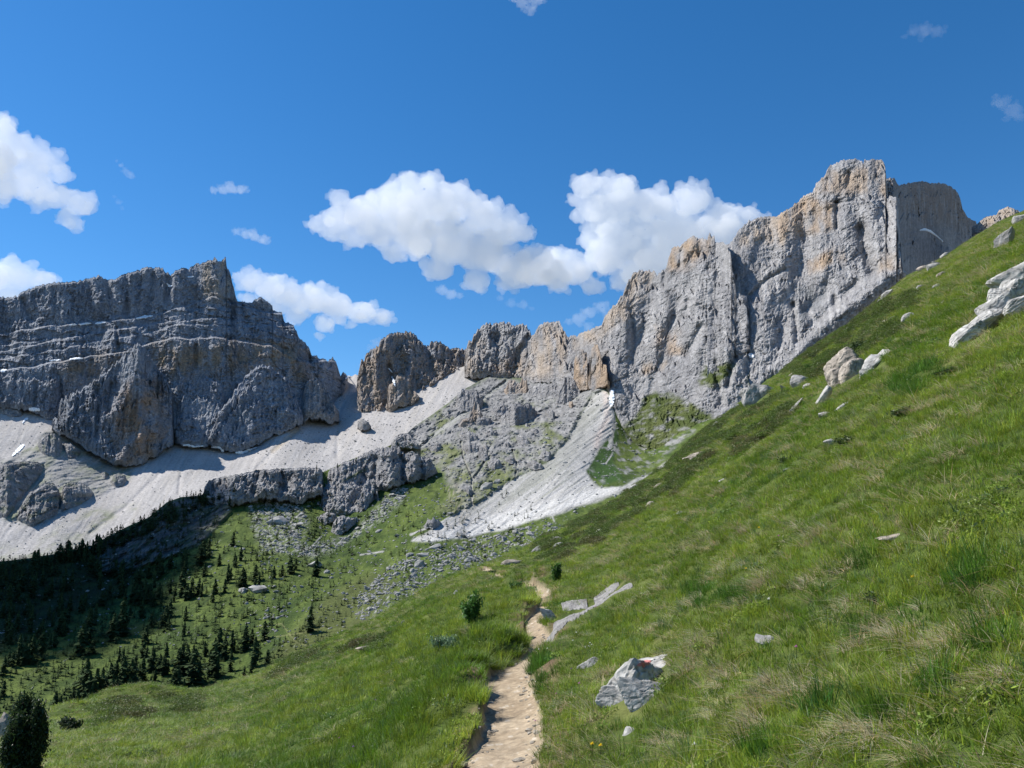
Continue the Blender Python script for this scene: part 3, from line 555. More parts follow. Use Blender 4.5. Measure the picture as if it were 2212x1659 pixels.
crag('cliff_terrain', N2((1690, 160), (1730, 100), (1790, 75), (1850, 80), (1880, 120), (1960, 200)), N2((1690, 190), (1790, 200), (1880, 210), (1960, 215)), [(845, 1090), (910, 1060)], seed=183, amp=.5, jag=.8, back=20, below=4)
WALL_RF = [(1126, 1500), (1200, 1390), (1260, 1270), (1320, 1150), (1400, 1060)]
OUT = [(N3((55, 740), (90, 700), (130, 690), (165, 620), (190, 555), (215, 600), (240, 665), (250, 720)), N3((55, 760), (140, 750), (250, 735)), WARM),
       (N3((360, 700), (420, 640), (440, 590), (480, 580), (600, 585), (610, 640), (625, 590), (650, 660)), N3((360, 720), (480, 755), (560, 720), (650, 680)), None),
       (N3((40, 620), (50, 540), (80, 460), (130, 490), (180, 480), (220, 520), (250, 570)), N3((40, 640), (120, 640), (200, 640), (250, 600)), None),
       (N3((180, 740), (190, 700), (230, 680), (300, 690), (310, 730)), N3((180, 750), (240, 745), (310, 735)), None),
       (N3((400, 480), (430, 420), (470, 400), (500, 440), (540, 385), (570, 420), (580, 500)), N3((400, 520), (500, 520), (580, 515)), WARM),
       (N3((560, 500), (600, 450), (690, 430), (800, 440), (860, 500)), N3((560, 530), (700, 530), (860, 540)), None),
       (N3((770, 580), (800, 520), (830, 420), (870, 370), (900, 400), (920, 390), (940, 460), (980, 490)), N3((770, 600), (840, 590), (900, 560), (980, 500)), None),
       (N3((905, 430), (912, 300), (930, 250), (950, 180), (990, 175), (1005, 240), (1012, 330)), N3((905, 460), (950, 470), (1012, 480)), ORANGE),
       (N3((935, 470), (930, 360), (970, 280), (1000, 230), (1035, 215), (1040, 330), (1010, 420), (1005, 470)), N3((925, 475), (960, 480), (1000, 478), (1045, 470)), ORANGE),
       (N3((1010, 450), (1030, 330), (1040, 200), (1060, 150), (1072, 138), (1095, 175), (1110, 210), (1120, 300), (1150, 290), (1165, 400), (1180, 430)), N3((1010, 470), (1060, 480), (1120, 455), (1180, 440)), ORANGE),
       (N3((1098, 440), (1105, 350), (1120, 345), (1150, 390), (1160, 440)), N3((1098, 455), (1130, 455), (1160, 450)), WARM),
       (N3((1195, 430), (1200, 360), (1220, 335), (1235, 350), (1240, 400)), N3((1195, 440), (1220, 440), (1240, 430)), None),
       (N3((590, 790), (610, 765), (640, 765), (665, 790)), N3((590, 800), (630, 803), (665, 800)), None),
       (N3((545, 750), (560, 725), (585, 735), (590, 750)), N3((545, 755), (570, 758), (590, 755)), None),
       (N3((420, 790), (435, 770), (460, 785)), N3((420, 797), (440, 799), (460, 795)), None),
       (N3((700, 650), (730, 620), (770, 640), (780, 690)), N3((700, 680), (740, 690), (780, 697)), None),
       (N3((875, 620), (885, 565), (905, 570), (920, 610)), N3((875, 625), (900, 620), (920, 615)), WARM),
       (N3((60, 800), (120, 770), (200, 810), (220, 850)), N3((60, 850), (140, 870), (220, 862)), None),
       (N3((240, 900), (260, 870), (300, 910)), N3((240, 925), (270, 930), (300, 918)), None),
       (N3((390, 880), (420, 850), (460, 900)), N3((390, 910), (430, 915), (460, 908)), None),
       (N3((650, 970), (700, 920), (745, 950), (750, 990)), N3((650, 1000), (700, 1005), (750, 995)), None),
       (N3((110, 1240), (125, 1190), (150, 1200), (180, 1240)), N3((110, 1255), (140, 1265), (180, 1255)), None),
       (N3((200, 960), (230, 900), (280, 980), (300, 1000)), N3((200, 990), (250, 1010), (300, 1008)), None),
       (Z2((810, 1100), (830, 1060), (880, 1060), (905, 1090)), Z2((810, 1110), (860, 1115), (905, 1100)), None),
       (N3((300, 640), (330, 590), (360, 600), (390, 570), (430, 620), (440, 660)), N3((300, 660), (360, 670), (440, 670)), None),
       (N3((90, 900), (130, 850), (170, 870), (210, 900), (225, 940)), N3((90, 940), (150, 960), (225, 950)), None),
       (N3((480, 840), (520, 800), (560, 830), (600, 870)), N3((480, 870), (540, 885), (600, 880)), None),
       (N3((560, 1030), (600, 990), (650, 1010), (700, 1050)), N3((560, 1050), (620, 1070), (700, 1060)), None),
       (N3((400, 1000), (440, 960), (480, 990), (490, 1020)), N3((400, 1020), (450, 1030), (490, 1025)), None),
       (N3((250, 800), (290, 760), (340, 780), (360, 820)), N3((250, 825), (300, 835), (360, 828)), None),
       (Z2((1000, 760), (1040, 720), (1100, 740), (1140, 780)), Z2((1000, 790), (1070, 800), (1140, 790)), None),
       (Z2((1180, 1200), (1210, 1150), (1260, 1170), (1290, 1210)), Z2((1180, 1220), (1230, 1230), (1290, 1220)), None),
       (Z2((780, 1590), (810, 1550), (850, 1530), (890, 1560)), Z2((780, 1600), (840, 1605), (890, 1580)), None)]
for i, (tp, ft, tn) in enumerate(OUT):
    big = i in (7, 8, 9)
    rf = [(p[0], (float(Vf(np.array(p[0]), np.array(p[1]))) if not big else float(ip(WALL_RF)(p[0])) - 16)) for p in sorted(ft)]
    crag('rocky_terrain', tp, ft, rf, k=.35 if big else .75, seed=200 + i * 3, jag=3.5 if big else 3, amp=.8 if big else .5, back=18 if big else 12, below=6 if big else 3, rib=(10, 30), tint=[(tn, None, 1)] if tn else None, bulge=6 if big else 4, bias=-6, edge=8, curt=(3, 4, 8))

# ---------------------------------------------------------------- the near hillside (a height field round the camera)
R_END = ip([(-400, 42), (-100, 42), (0, 44), (200, 50), (480, 60), (680, 68), (830, 60), (950, 50), (1045, 46), (1100, 72), (1200, 115), (1400, 170), (1700, 220), (2212, 280), (2600, 280)])
_hx = np.linspace(-260, 2500, 700)
_ha, _ht = az_te(_hx, hillpx(_hx))
_az = np.concatenate([[-1.2], _ha, [1.2]]); _te0 = np.concatenate([[_ht[0] - .18], _ht, [_ht[-1] + .22]]); _re = np.concatenate([[42], R_END(_hx), [260]])
_azg = np.linspace(-1.2, 1.2, 2401)
def _smo(a, n):
    k = np.hanning(n + 2)[1:-1]; k /= k.sum(); return np.convolve(np.pad(a, n // 2, 'edge'), k, 'valid')[:len(a)]
_RE = _smo(np.interp(_azg, _az, _re), 31)
_TE = _smo(np.interp(_azg, _az, _te0), 13) + EYE / _RE
TEf = lambda a: np.interp(a, _azg, _TE)
REf = lambda a: np.interp(a, _azg, _RE)
def ground_r(x, y):                              # distance at which a bearing meets the plain hillside
    a, te = az_te(x, y)
    return EYE / np.maximum(TEf(a) - te, EYE / 400.)
def gpt(x, y):
    p = at(x, y, ground_r(x, y)); return p
PATH = [(1030, 1760, .36), (1056, 1659, .36), (1084, 1615, .33), (1107, 1580, .29), (1106, 1550, .27), (1101, 1500, .27), (1092, 1465, .28), (1100, 1442, .27), (1135, 1420, .24), (1158, 1402, .2), (1170, 1384, .18), (1158, 1362, .18), (1146, 1340, .2), (1160, 1318, .21),
        (1177, 1301, .2), (1180, 1290, .2), (1168, 1275, .2), (1150, 1266, .2), (1110, 1255, .2), (1080, 1246, .25), (1062, 1236, .25), (1045, 1226, .25)]
_pp = np.array([list(gpt(x, y)[:2]) + [w] for x, y, w in PATH])
_t = np.arange(len(_pp)); _tt = np.linspace(0, len(_pp) - 1, 130)
PW = np.stack([np.interp(_tt, _t, _pp[:, k]) for k in range(3)], -1)
PW[:, 0] = _smo(PW[:, 0], 9); PW[:, 1] = _smo(PW[:, 1], 9)
def path_sd(x, y):
    """signed distance to the path centre line (negative = its downhill, left side) minus nothing, and the half width there"""
    best = np.full(np.shape(x), 1e9); side = np.zeros(np.shape(x)); hw = np.full(np.shape(x), .22); tp = np.zeros(np.shape(x))
    for i in range(len(PW) - 1):
        x0, y0, w0 = PW[i]; x1, y1, w1 = PW[i + 1]; vx, vy = x1 - x0, y1 - y0
        t = np.clip(((x - x0) * vx + (y - y0) * vy) / (vx * vx + vy * vy + 1e-9), 0, 1)
        d = np.hypot(x - x0 - t * vx, y - y0 - t * vy); nw = d < best
        best = np.where(nw, d, best); side = np.where(nw, np.sign((x - x0) * vy - (y - y0) * vx), side); hw = np.where(nw, w0, hw); tp = np.where(nw, i, tp)
    return best * side, hw, tp
HUM = [(985, 1505, .42, .30, .34), (1000, 1460, .30, .16, .3), (930, 1560, .5, .16, .5), (1080, 1402, .5, .24, .5), (1050, 1412, .4, .18, .4), (1143, 1366, .32, .26, .35), (1125, 1300, .9, .25, .8), (1100, 1330, .9, .2, .8), (1225, 1450, .5, .08, .5),
       (1145, 1262, 1.2, .4, 1.0), (280, 1512, 2.6, .5, 2.0), (380, 1512, 2.2, .45, 2.0), (130, 1545, 2.0, .5, 2.0)]
HW_ = [(gpt(x, y)[0], gpt(x, y)[1], a, h, b) for x, y, a, h, b in HUM]
def hill_z(x, y, full=False):
    r = np.hypot(x, y); a = np.arctan2(x, y); te = TEf(a); re = REf(a)
    z = r * te - EYE
    q = np.maximum(r - re, 0); z = z - .9 * (np.sqrt(q * q + 60) - math.sqrt(60)) - .0009 * q * q
    w = np.clip((r - 2) / 6, 0, 1)
    z = z + w * (.17 * fbm(x / 1.3, y / 1.3, 3, 301) + .16 * fbm(x / 5, y / 5, 3, 302)) + .5 * np.clip((r - 12) / 50, 0, 1) * fbm(x / 9, y / 9, 4, 303, .6) + .9 * np.clip((r - 40) / 150, 0, 1) * fbm(x / 26, y / 26, 3, 304)
    for hx, hy, ra, hh, rb in HW_:
        z = z + hh * np.exp(-(((x - hx) / ra) ** 2 + ((y - hy) / rb) ** 2) ** 1.3)
    d = hw = tp = None
    m = r < 60
    sd = np.full(np.shape(r), 99.); hwf = np.full(np.shape(r), .22); tpf = np.zeros(np.shape(r))
    if np.any(m):
        a_, b_, c_ = path_sd(x[m], y[m]); sd[m] = a_; hwf[m] = b_; tpf[m] = c_
    e = np.abs(sd) - hwf - .04 * gn(x * 4, y * 4, 305)
    p = sm(.5 - e / .07)                           # 1 on the path
    bank = np.exp(-((sd + hwf + .30) / .22) ** 2) * (.35 + .8 * gn(x / .9, y / .9, 306)) * .10 + np.exp(-((sd - hwf - .25) / .2) ** 2) * .05
    zp = r * te - EYE - .10 + .010 * fbm(x / .3, y / .3, 4, 307, .6)
    z = z + bank
    z = z * (1 - p) + zp * p
    if full: return z, sd, hwf, e, p
    return z
def build_hill():
    A = np.concatenate([np.linspace(-1.9, -.66, 110, endpoint=False), np.linspace(-.66, .66, 1150), np.linspace(.66, 1.9, 111)[1:]])
    rr = [.6]
    while rr[-1] < 420:
        rr.append(rr[-1] * (1.0062 if rr[-1] < 14 else 1.010))
    rr = np.array(rr)
    AA, RR = np.meshgrid(A, rr)
    re = REf(AA); RR = np.where(RR > re * 1.0, re + (RR - re) * .5, RR)
    x = RR * np.sin(AA); y = RR * np.cos(AA)
    z, sd, hw, e, p = hill_z(x, y, True)
    n1 = fbm(x / 6, y / 6, 5, 311, .6); n2 = fbm(x / .8, y / .8, 4, 312, .6); n3 = fbm(x / .12, y / .12, 3, 313, .6)
    c = mix(col(.050, .075, .014), col(.095, .115, .027), sm(.5 + n2 + .6 * n1))
    dry = sm(-.3 + 1.8 * fbm(x / 1.3 + 5, y / 1.3, 4, 314, .6))
    c = mix(c, col(.17, .14, .07), dry * .6)
    soil = sm(1.1 - np.abs(e - .12) / .16) * (1 - p)
    dz = np.gradient(z, axis=0) / np.maximum(np.gradient(RR, axis=0), 1e-4)
    soil = np.maximum(soil * sm(.5 + 1.5 * n2), sm((np.abs(dz) - .75) / .3) * (RR < 30) * (sd < 0))
    c = mix(c, mix(col(.10, .065, .04), col(.19, .13, .085), sm(.5 + n3)), soil)
    pc = mix(col(.26, .20, .135), col(.36, .29, .205), sm(.5 + .8 * n2 + .5 * n3))
    st = sm((n3 - .32) / .12); pc = mix(pc, col(.52, .47, .40), st * .6)
    c = mix(c, pc, p)
    P = np.stack([x, y, z], -1)
    o = mk('hillside', P.reshape(-1, 3), grid_faces(len(rr), len(A))[:, ::-1], M_ground, colr=c, smooth=True)
    tag(o, kind='structure')
M_ground = surf_mat('ground', 9.0, .7, (.7, 1.3), bdist=.02, det=8, speck=.18, spsc=26)
build_hill()
M_path = None

# ---------------------------------------------------------------- grass: blades on the hillside
rng = np.random.default_rng(7)
def blade_mat(name, trans=.38, base=None, gloss=.5):
    m = bpy.data.materials.new(name); m.use_nodes = True; nt = m.node_tree; N = nt.nodes; L = nt.links; N.clear()
    out = N.new('ShaderNodeOutputMaterial')
    a1 = N.new('ShaderNodeAttribute'); a1.attribute_name = 'Col'
    mu = N.new('ShaderNodeMix'); mu.data_type = 'RGBA'; mu.blend_type = 'MULTIPLY'; mu.inputs[0].default_value = 1
    L.new(a1.outputs['Color'], mu.inputs[6])
    if base is None:
        a2 = N.new('ShaderNodeAttribute'); a2.attribute_type = 'INSTANCER'; a2.attribute_name = 'tint'; L.new(a2.outputs['Color'], mu.inputs[7])
    else: mu.inputs[7].default_value = (*base, 1)
    d = N.new('ShaderNodeBsdfPrincipled'); d.inputs['Roughness'].default_value = gloss; d.inputs['Specular IOR Level'].default_value = .35
    t = N.new('ShaderNodeBsdfTranslucent'); mx = N.new('ShaderNodeMixShader'); mx.inputs[0].default_value = trans
    L.new(mu.outputs[2], d.inputs['Base Color']); L.new(mu.outputs[2], t.inputs['Color'])
    L.new(d.outputs[0], mx.inputs[1]); L.new(t.outputs[0], mx.inputs[2]); L.new(mx.outputs[0], out.inputs[0])
    return m
M_blade = blade_mat('grass_blades', .42)
def clump(name, n, rad, hgt, wid, spread, arch, seed, colv=.2, seg=3, lean=(0, 0)):
    r = np.random.default_rng(seed); V = []; F = []; Cc = []
    for i in range(n):
        ph = r.uniform(0, 2 * np.pi); q = rad * math.sqrt(r.uniform()); b = np.array([q * math.cos(ph), q * math.sin(ph), -.02])
        ph2 = ph + r.normal(0, .8); out = np.array([math.cos(ph2), math.sin(ph2), 0]) * spread * r.uniform(.2, 1.2) + np.array([lean[0], lean[1], 0])
        h = hgt * r.uniform(.45, 1.1); w = wid * r.uniform(.7, 1.3); ar = arch * r.uniform(.4, 1.4)
        sd = np.array([-math.sin(ph2 + r.normal(0, .7)), math.cos(ph2), 0]); sd /= np.linalg.norm(sd)
        k0 = len(V); cc = np.clip(1 + r.normal(0, colv), .5, 1.7); hue = r.normal(0, .10)
        for s in range(seg + 1):
            t = s / seg
            p = b + out * h * (t + ar * t * t) + np.array([0, 0, h * (t - .55 * ar * t * t)])
            ww = w * (1 - t ** 1.6) if s < seg else 0
            cv = np.array([cc * (1 + hue), cc, cc * (1 - hue)])
            if s < seg: V += [p - sd * ww * .5, p + sd * ww * .5]; Cc += [cv, cv]
            else: V.append(p); Cc.append(cv * 1.05)
            if s > 0:
                a = k0 + 2 * (s - 1)
                if s < seg: F += [(a, a + 1, a + 3), (a, a + 3, a + 2)]
                else: F.append((a, a + 1, a + 2))
    return mk(name, np.array(V), np.array(F), M_blade, colr=np.array(Cc), smooth=False, link=False)
def leafy(name, n, rad, hgt, ls, seed, colv=.25):
    r = np.random.default_rng(seed); V = []; F = []; Cc = []
    for i in range(n):
        u = r.normal(size=3); u /= np.linalg.norm(u); q = r.uniform(.3, 1) ** .5
        c = np.array([u[0] * rad * q, u[1] * rad * q, abs(u[2]) * hgt * q])
        a = r.normal(size=3); a /= np.linalg.norm(a); b = np.cross(a, r.normal(size=3)); b /= np.linalg.norm(b)
        s = ls * r.uniform(.6, 1.4); k = len(V)
        V += [c - a * s, c + b * s * .4, c + a * s, c - b * s * .4]; F.append((k, k + 1, k + 2, k + 3)); cv = np.clip(1 + r.normal(0, colv), .4, 1.8); Cc += [np.array([cv * 1.02, cv, cv])] * 4
    return mk(name, np.array(V), np.array(F), M_blade, colr=np.array(Cc), link=False)
LIB = bpy.data.collections.new('plant_library')
protos = []
for i in range(5): protos.append(clump('a_grass_%d' % i, 50, .085, .088, .0042, .5, .7, 10 + i))
for i in range(3): protos.append(clump('b_straw_%d' % i, 40, .06, .14, .0034, .9, 1.0, 30 + i, .22, 4, (-.35, -.2)))
for i in range(3): protos.append(leafy('c_herb_%d' % i, 46, .08, .05, .013, 40 + i))
for i in range(3): protos.append(leafy('d_heath_%d' % i, 420, .14, .09, .0085, 50 + i))
for i in range(2): protos.append(clump('e_tall_%d' % i, 60, .07, .19, .0045, .42, .6, 60 + i))
for o in protos: LIB.objects.link(o)
names = sorted(o.name for o in protos)
IDX = {k: [names.index(n) for n in names if n.startswith(k)] for k in 'abcde'}
def scatter(name, P, kind, rot, scl, tint):
    me = bpy.data.meshes.new(name); n = len(P)
    me.vertices.add(n); me.vertices.foreach_set('co', P.astype(np.float32).ravel())
    a = me.attributes.new('kind', 'INT', 'POINT'); a.data.foreach_set('value', kind.astype(np.int32))
    a = me.attributes.new('rot', 'FLOAT_VECTOR', 'POINT'); a.data.foreach_set('vector', rot.astype(np.float32).ravel())
    a = me.attributes.new('scl', 'FLOAT_VECTOR', 'POINT'); a.data.foreach_set('vector', scl.astype(np.float32).ravel())
    a = me.attributes.new('tint', 'FLOAT_COLOR', 'POINT'); c4 = np.ones((n, 4), np.float32); c4[:, :3] = tint; a.data.foreach_set('color', c4.ravel())
    o = bpy.data.objects.new(name, me); C.objects.link(o)
    ng = bpy.data.node_groups.new(name, 'GeometryNodeTree')
    ng.interface.new_socket('Geometry', in_out='INPUT', socket_type='NodeSocketGeometry'); ng.interface.new_socket('Geometry', in_out='OUTPUT', socket_type='NodeSocketGeometry')
    N = ng.nodes; L = ng.links
    gi = N.new('NodeGroupInput'); go = N.new('NodeGroupOutput'); ci = N.new('GeometryNodeCollectionInfo'); ip_ = N.new('GeometryNodeInstanceOnPoints')
    ci.inputs[0].default_value = LIB; ci.inputs['Separate Children'].default_value = True; ci.inputs['Reset Children'].default_value = True
    def na(nm, ty):
        q = N.new('GeometryNodeInputNamedAttribute'); q.data_type = ty; q.inputs[0].default_value = nm
        return [s for s in q.outputs if s.enabled and s.name == 'Attribute'][0]
    L.new(gi.outputs[0], ip_.inputs['Points']); L.new(ci.outputs[0], ip_.inputs['Instance']); ip_.inputs['Pick Instance'].default_value = True
    L.new(na('kind', 'INT'), ip_.inputs['Instance Index'])
    L.new(na('rot', 'FLOAT_VECTOR'), ip_.inputs['Rotation']); L.new(na('scl', 'FLOAT_VECTOR'), ip_.inputs['Scale'])
    L.new(ip_.outputs[0], go.inputs[0])
    md = o.modifiers.new('scatter', 'NODES'); md.node_group = ng
    return tag(o, kind='stuff')
# patches of dwarf heath and of bare ground, read off the photograph's hillside
HEATH = [[(1440, 1010), (1520, 930), (1600, 890), (1700, 850), (1720, 900), (1600, 980), (1500, 1040), (1380, 1100), (1330, 1100)], [(1700, 800), (1800, 720), (1900, 660), (1980, 640), (1960, 720), (1860, 780), (1760, 820)],
         [(1180, 1160), (1300, 1100), (1420, 1060), (1400, 1110), (1250, 1190), (1130, 1230)], [(200, 1525), (330, 1500), (430, 1500), (420, 1540), (260, 1560), (190, 1560)], [(560, 1450), (600, 1440), (620, 1450), (590, 1462)],
         [(1620, 1245), (1680, 1235), (1700, 1280), (1650, 1300)], [(600, 1440), (760, 1390), (860, 1370), (840, 1400), (700, 1430)]]
def make_grass():
    # area density falls with distance; clumps grow in width with it
    bands = [(1.3, 4, 620), (4, 7, 400), (7, 12, 220), (12, 20, 100), (20, 35, 42), (35, 60, 15), (60, 110, 6), (110, 285, 1.8)]
    pts = []
    for r0, r1, dn in bands:
        amin, amax = -.85, 1.0
        n = int((amax - amin) / 2 * (r1 * r1 - r0 * r0) * dn)
        r = np.sqrt(rng.uniform(r0 * r0, r1 * r1, n)); a = rng.uniform(amin, amax, n)
        pts.append(np.stack([r, a], -1))
    ra = np.concatenate(pts); r, a = ra[:, 0], ra[:, 1]
    k = r < REf(a) * 1.04; r, a = r[k], a[k]
    x, y = r * np.sin(a), r * np.cos(a)
    z, sd, hw, e, p = hill_z(x, y, True)
    X, Y = pix(np.stack([x, y, z], -1))
    vis = (X > -500) & (X < 3500) & (Y < 2000)
    vis &= (p < .15) & (e > .03 + .05 * gn(x * 3, y * 3, 330) - .06 * (sd > 0))
    for cx, cy, rx, ry in ROCK_CLEAR:
        vis &= ((X - cx) / rx) ** 2 + ((Y - cy) / ry) ** 2 > 1
    vis &= pdist(X, Y, SLAB) > 11
    x, y, z, r, sd, e, X, Y = [q[vis] for q in (x, y, z, r, sd, e, X, Y)]
    n = len(x)
    n1 = fbm(x / 7, y / 7, 4, 321); n2 = fbm(x / .9, y / .9, 4, 322, .6); n3 = fbm(x / 2.4, y / 2.4, 3, 323)
    u = rng.uniform(size=n)
    # straw needs finer pattern near, blotches far
    straw = (fbm(x / .55 + 9, y / .55, 3, 324) + .5 * n3 > .42) & (u < .7) | (u < .06)
    lf = X < 1000
    straw &= ~((lf) & (u > .3))
    hz_ = np.zeros(n, bool); far = np.zeros(n)
    for poly in HEATH:
        hz_ |= (pmask(X, Y, poly, 14, 22 * n3 + 10 * n2) > .5)
    hz_ &= (fbm(x / (.5 + r / 30), y / (.5 + r / 30), 3, 325) > .12)
    bare = (fbm(x / .8 + 40, y / .8, 4, 326, .65) > .5) & (u < .8)
    keep = ~bare
    lush = np.zeros(n, bool)
    for q_ in Z6((1630, 650), (1950, 350), (1900, 420), (330, 500), (1280, 300), (540, 520), (1000, 1150), (1400, 1250), (1750, 1050), (2000, 850), (1600, 610), (1250, 720), (700, 1420)) + [(2010, 800), (1960, 830), (1530, 1290), (1160, 1480), (1180, 1440)]:
        lush |= (((X - q_[0]) / 38) ** 2 + ((Y - q_[1]) / 22) ** 2 < 1 + .6 * n2)
    herb = (fbm(x / 1.1 - 20, y / 1.1, 3, 327) > .25) & (u > .5)
    tl = np.full(n, 9.)
    for (hx, hy, ra_, hh_, rb_) in HW_[:6]: tl = np.minimum(tl, np.hypot(x - hx, y - hy) / (ra_ * 1.5))
    tall = (lush & (u < .28)) | ((tl < 1) & (u < .55)) | ((sd < 0) & (sd > -6) & (u < .10) & (r < 26)) | (u < .015)
    kind = np.zeros(n, int)
    def pick(k, m): kind[m] = rng.choice(IDX[k], m.sum())
    straw &= ~lush
    pick('a', np.ones(n, bool)); pick('c', herb); pick('b', straw & ~herb); pick('e', tall); pick('d', hz_)
    green = mix(col(.100, .185, .013), col(.255, .320, .038), sm(.5 + .8 * n1 + .9 * n2))
    green = mix(green, col(.07, .17, .022), sm(-.5 + 2 * n3) * .7)
    green = mix(green, col(.27, .27, .08), (sm(-.35 + 1.7 * fbm(x / 3.3, y / 3.3, 4, 328, .6)) * .7))
    green = mix(green, col(.11, .17, .08), (rng.uniform(size=n) < .12) * .7)
    green = mix(green, col(.055, .15, .016), lush * .8)
    tint = green
    tint = np.where((kind[:, None] >= min(IDX['b'])) & (kind[:, None] <= max(IDX['b'])), mix(col(.33, .27, .15), col(.42, .36, .22), rng.uniform(size=n)), tint)
    tint = np.where(herb[:, None] & (~tall & ~hz_)[:, None], green * .9 + np.array([0, .01, .01]), tint)
    hc = mix(col(.085, .135, .024), col(.12, .11, .045), sm(.1 + 1.5 * n2)); tint = np.where(hz_[:, None], hc, tint)
    tint = tint * (rng.uniform(.72, 1.3, n) * (1 + .35 * fbm(x / (.35 + r / 45), y / (.35 + r / 45), 3, 340, .6)))[:, None]
    g = np.clip((r / 9), .75, 9) ** .62
    gh = np.clip(r / 9, .8, 8) ** .38
    sc = rng.uniform(.75, 1.3, n); hvar = np.clip(1 + .7 * n2, .5, 1.6)
    scl = np.stack([g * sc, g * sc, gh * sc * hvar], -1)
    scl[tall] *= np.array([1.0, 1.0, 1.0]); scl[hz_] *= np.clip(1.1 + r[hz_] / 140, 1, 2)[:, None]
    rot = np.stack([rng.normal(0, .12, n), rng.normal(0, .12, n) - .12, rng.uniform(0, 6.28, n)], -1)
    isb = (kind >= min(IDX['b'])) & (kind <= max(IDX['b'])); rot[isb, 2] = rng.normal(0, .6, isb.sum())
    P = np.stack([x, y, z - .01], -1)
    # pale straw tussocks combed downhill
    tx = Z6((460, 350), (520, 390), (640, 430), (700, 450), (800, 330), (1190, 390), (1130, 440), (950, 520), (1000, 500), (1180, 580), (1290, 640), (1320, 690), (1480, 660), (1540, 690), (1640, 760), (1740, 780), (1820, 790), (500, 780), (250, 850), (320, 840), (560, 600), (260, 590), (180, 640), (680, 1030),
            (720, 1000), (450, 1050), (380, 1110), (900, 1080), (1000, 1080), (660, 1200), (440, 1190), (1720, 920), (1800, 930), (2040, 1010), (2120, 1000), (1100, 1380), (1200, 1390), (1520, 1310), (680, 1320), (100, 1380), (200, 1400), (1560, 1480), (1650, 1500), (1350, 1370), (2000, 660), (1230, 790), (60, 760), (300, 200), (120, 330), (900, 180)) + \
         [(1250, 1395), (1260, 1410), (1560, 1230), (1440, 1250), (1380, 1300), (1700, 1120), (1900, 1060), (2060, 1160), (2000, 950), (1880, 1010), (1240, 1550), (1480, 1480), (1500, 1420), (880, 1430), (860, 1450)]
    ex = []
    for tx_, ty_ in tx:
        c0 = gpt(tx_, ty_); rr_ = math.hypot(c0[0], c0[1]); m_ = rng.integers(3, 8); sp = .009 * rr_
        ex.append(np.stack([c0[0] + rng.normal(0, sp, m_), c0[1] + rng.normal(0, sp * .8, m_)], -1))
    ex = np.concatenate(ex); ez_ = hill_z(ex[:, 0], ex[:, 1]); er = np.hypot(ex[:, 0], ex[:, 1]); m_ = len(ex)
    P = np.concatenate([P, np.stack([ex[:, 0], ex[:, 1], ez_], -1)]); kind = np.concatenate([kind, rng.choice(IDX['b'], m_)])
    rot = np.concatenate([rot, np.stack([rng.normal(0, .1, m_), rng.normal(-.25, .1, m_), rng.normal(0, .35, m_)], -1)])
    es = (np.clip(er / 9, .6, 5) ** .6 * rng.uniform(.55, 1.0, m_))[:, None] * np.array([1.1, 1.1, 1.15]); scl = np.concatenate([scl, es])
    tint = np.concatenate([tint, mix(col(.42, .34, .20), col(.60, .52, .36), rng.uniform(size=m_))]); keep = np.r_[keep, np.ones(m_, bool)]; hz_ = np.r_[hz_, np.zeros(m_, bool)]
    k = keep & ~hz_
    print('grass', k.sum(), 'heath', (keep & hz_).sum())
    scatter('grass', P[k], kind[k], rot[k], scl[k], tint[k])
    k = keep & hz_
    scatter('undergrowth', P[k], kind[k], rot[k], scl[k], tint[k])

# ---------------------------------------------------------------- rocks on the hillside
from mathutils import noise as mn
M_stone = surf_mat('limestone', 9.0, .8, (.72, 1.2), bdist=.02, det=9, speck=.05, spsc=12)
M_stone_far = surf_mat('limestone_far', 1.6, .9, (.62, 1.25), bdist=.2, det=9)
M_boulder = surf_mat('boulder', .6, .8, (.7, 1.25), bdist=.6, det=7)
_ico = {}
def ico(n):
    if n not in _ico:
        import bmesh
        bm = bmesh.new(); bmesh.ops.create_icosphere(bm, subdivisions=n, radius=1)
        _ico[n] = (np.array([v.co[:] for v in bm.verts]), np.array([[v.index for v in f.verts] for f in bm.faces])); bm.free()
    return _ico[n]
def rock_shape(seed, sub=4, planes=16, rough=.10, layers=0.0, soft=16):
    D, F = ico(sub); r = np.random.default_rng(seed)
    n = r.normal(size=(planes, 3)); n /= np.linalg.norm(n, axis=1)[:, None]; off = r.uniform(.72, 1.0, planes)
    q = np.maximum(D @ n.T, .05) / off
    rad = 1 / (np.sum(q ** soft, 1) ** (1 / soft)) * 1.12
    o = r.uniform(-50, 50, 3); V = D * rad[:, None]
    ns = np.array([mn.fractal(Vector(v * 1.5 + o), .95, 2.1, 6) for v in V]); nr = np.array([abs(mn.noise(Vector(v * 1.9 - o))) for v in V])
    V = D * (rad * (1 + rough * ns - rough * 1.3 * (1 - np.clip(nr * 11, 0, 1))))[:, None]
    if layers:
        q = V[:, 2] * layers + .8 * ns; V = V * (1 + .022 * (np.abs((q % 1) - .5) * 4 - 1))[:, None] * np.array([1, 1, 1])
    return V, F, ns, nr
def stone_col(V, ns, nr, base, seed):
    n2 = np.array([mn.noise(Vector(v * 2.2 + Vector((seed, 3, 1)))) for v in V])
    c = mix(np.array(base) * .72, np.array(base) * 1.12, sm(.5 + 1.3 * n2 + .5 * ns))
    c = mix(c, col(.10, .095, .08), (1 - np.clip(nr * 9, 0, 1)) * .7)
    return mix(c, col(.40, .33, .22), sm(-.6 + 2 * n2) * .35)
WHITE = (.44, .425, .40); TAN = (.38, .33, .28); GREY = (.38, .365, .35)
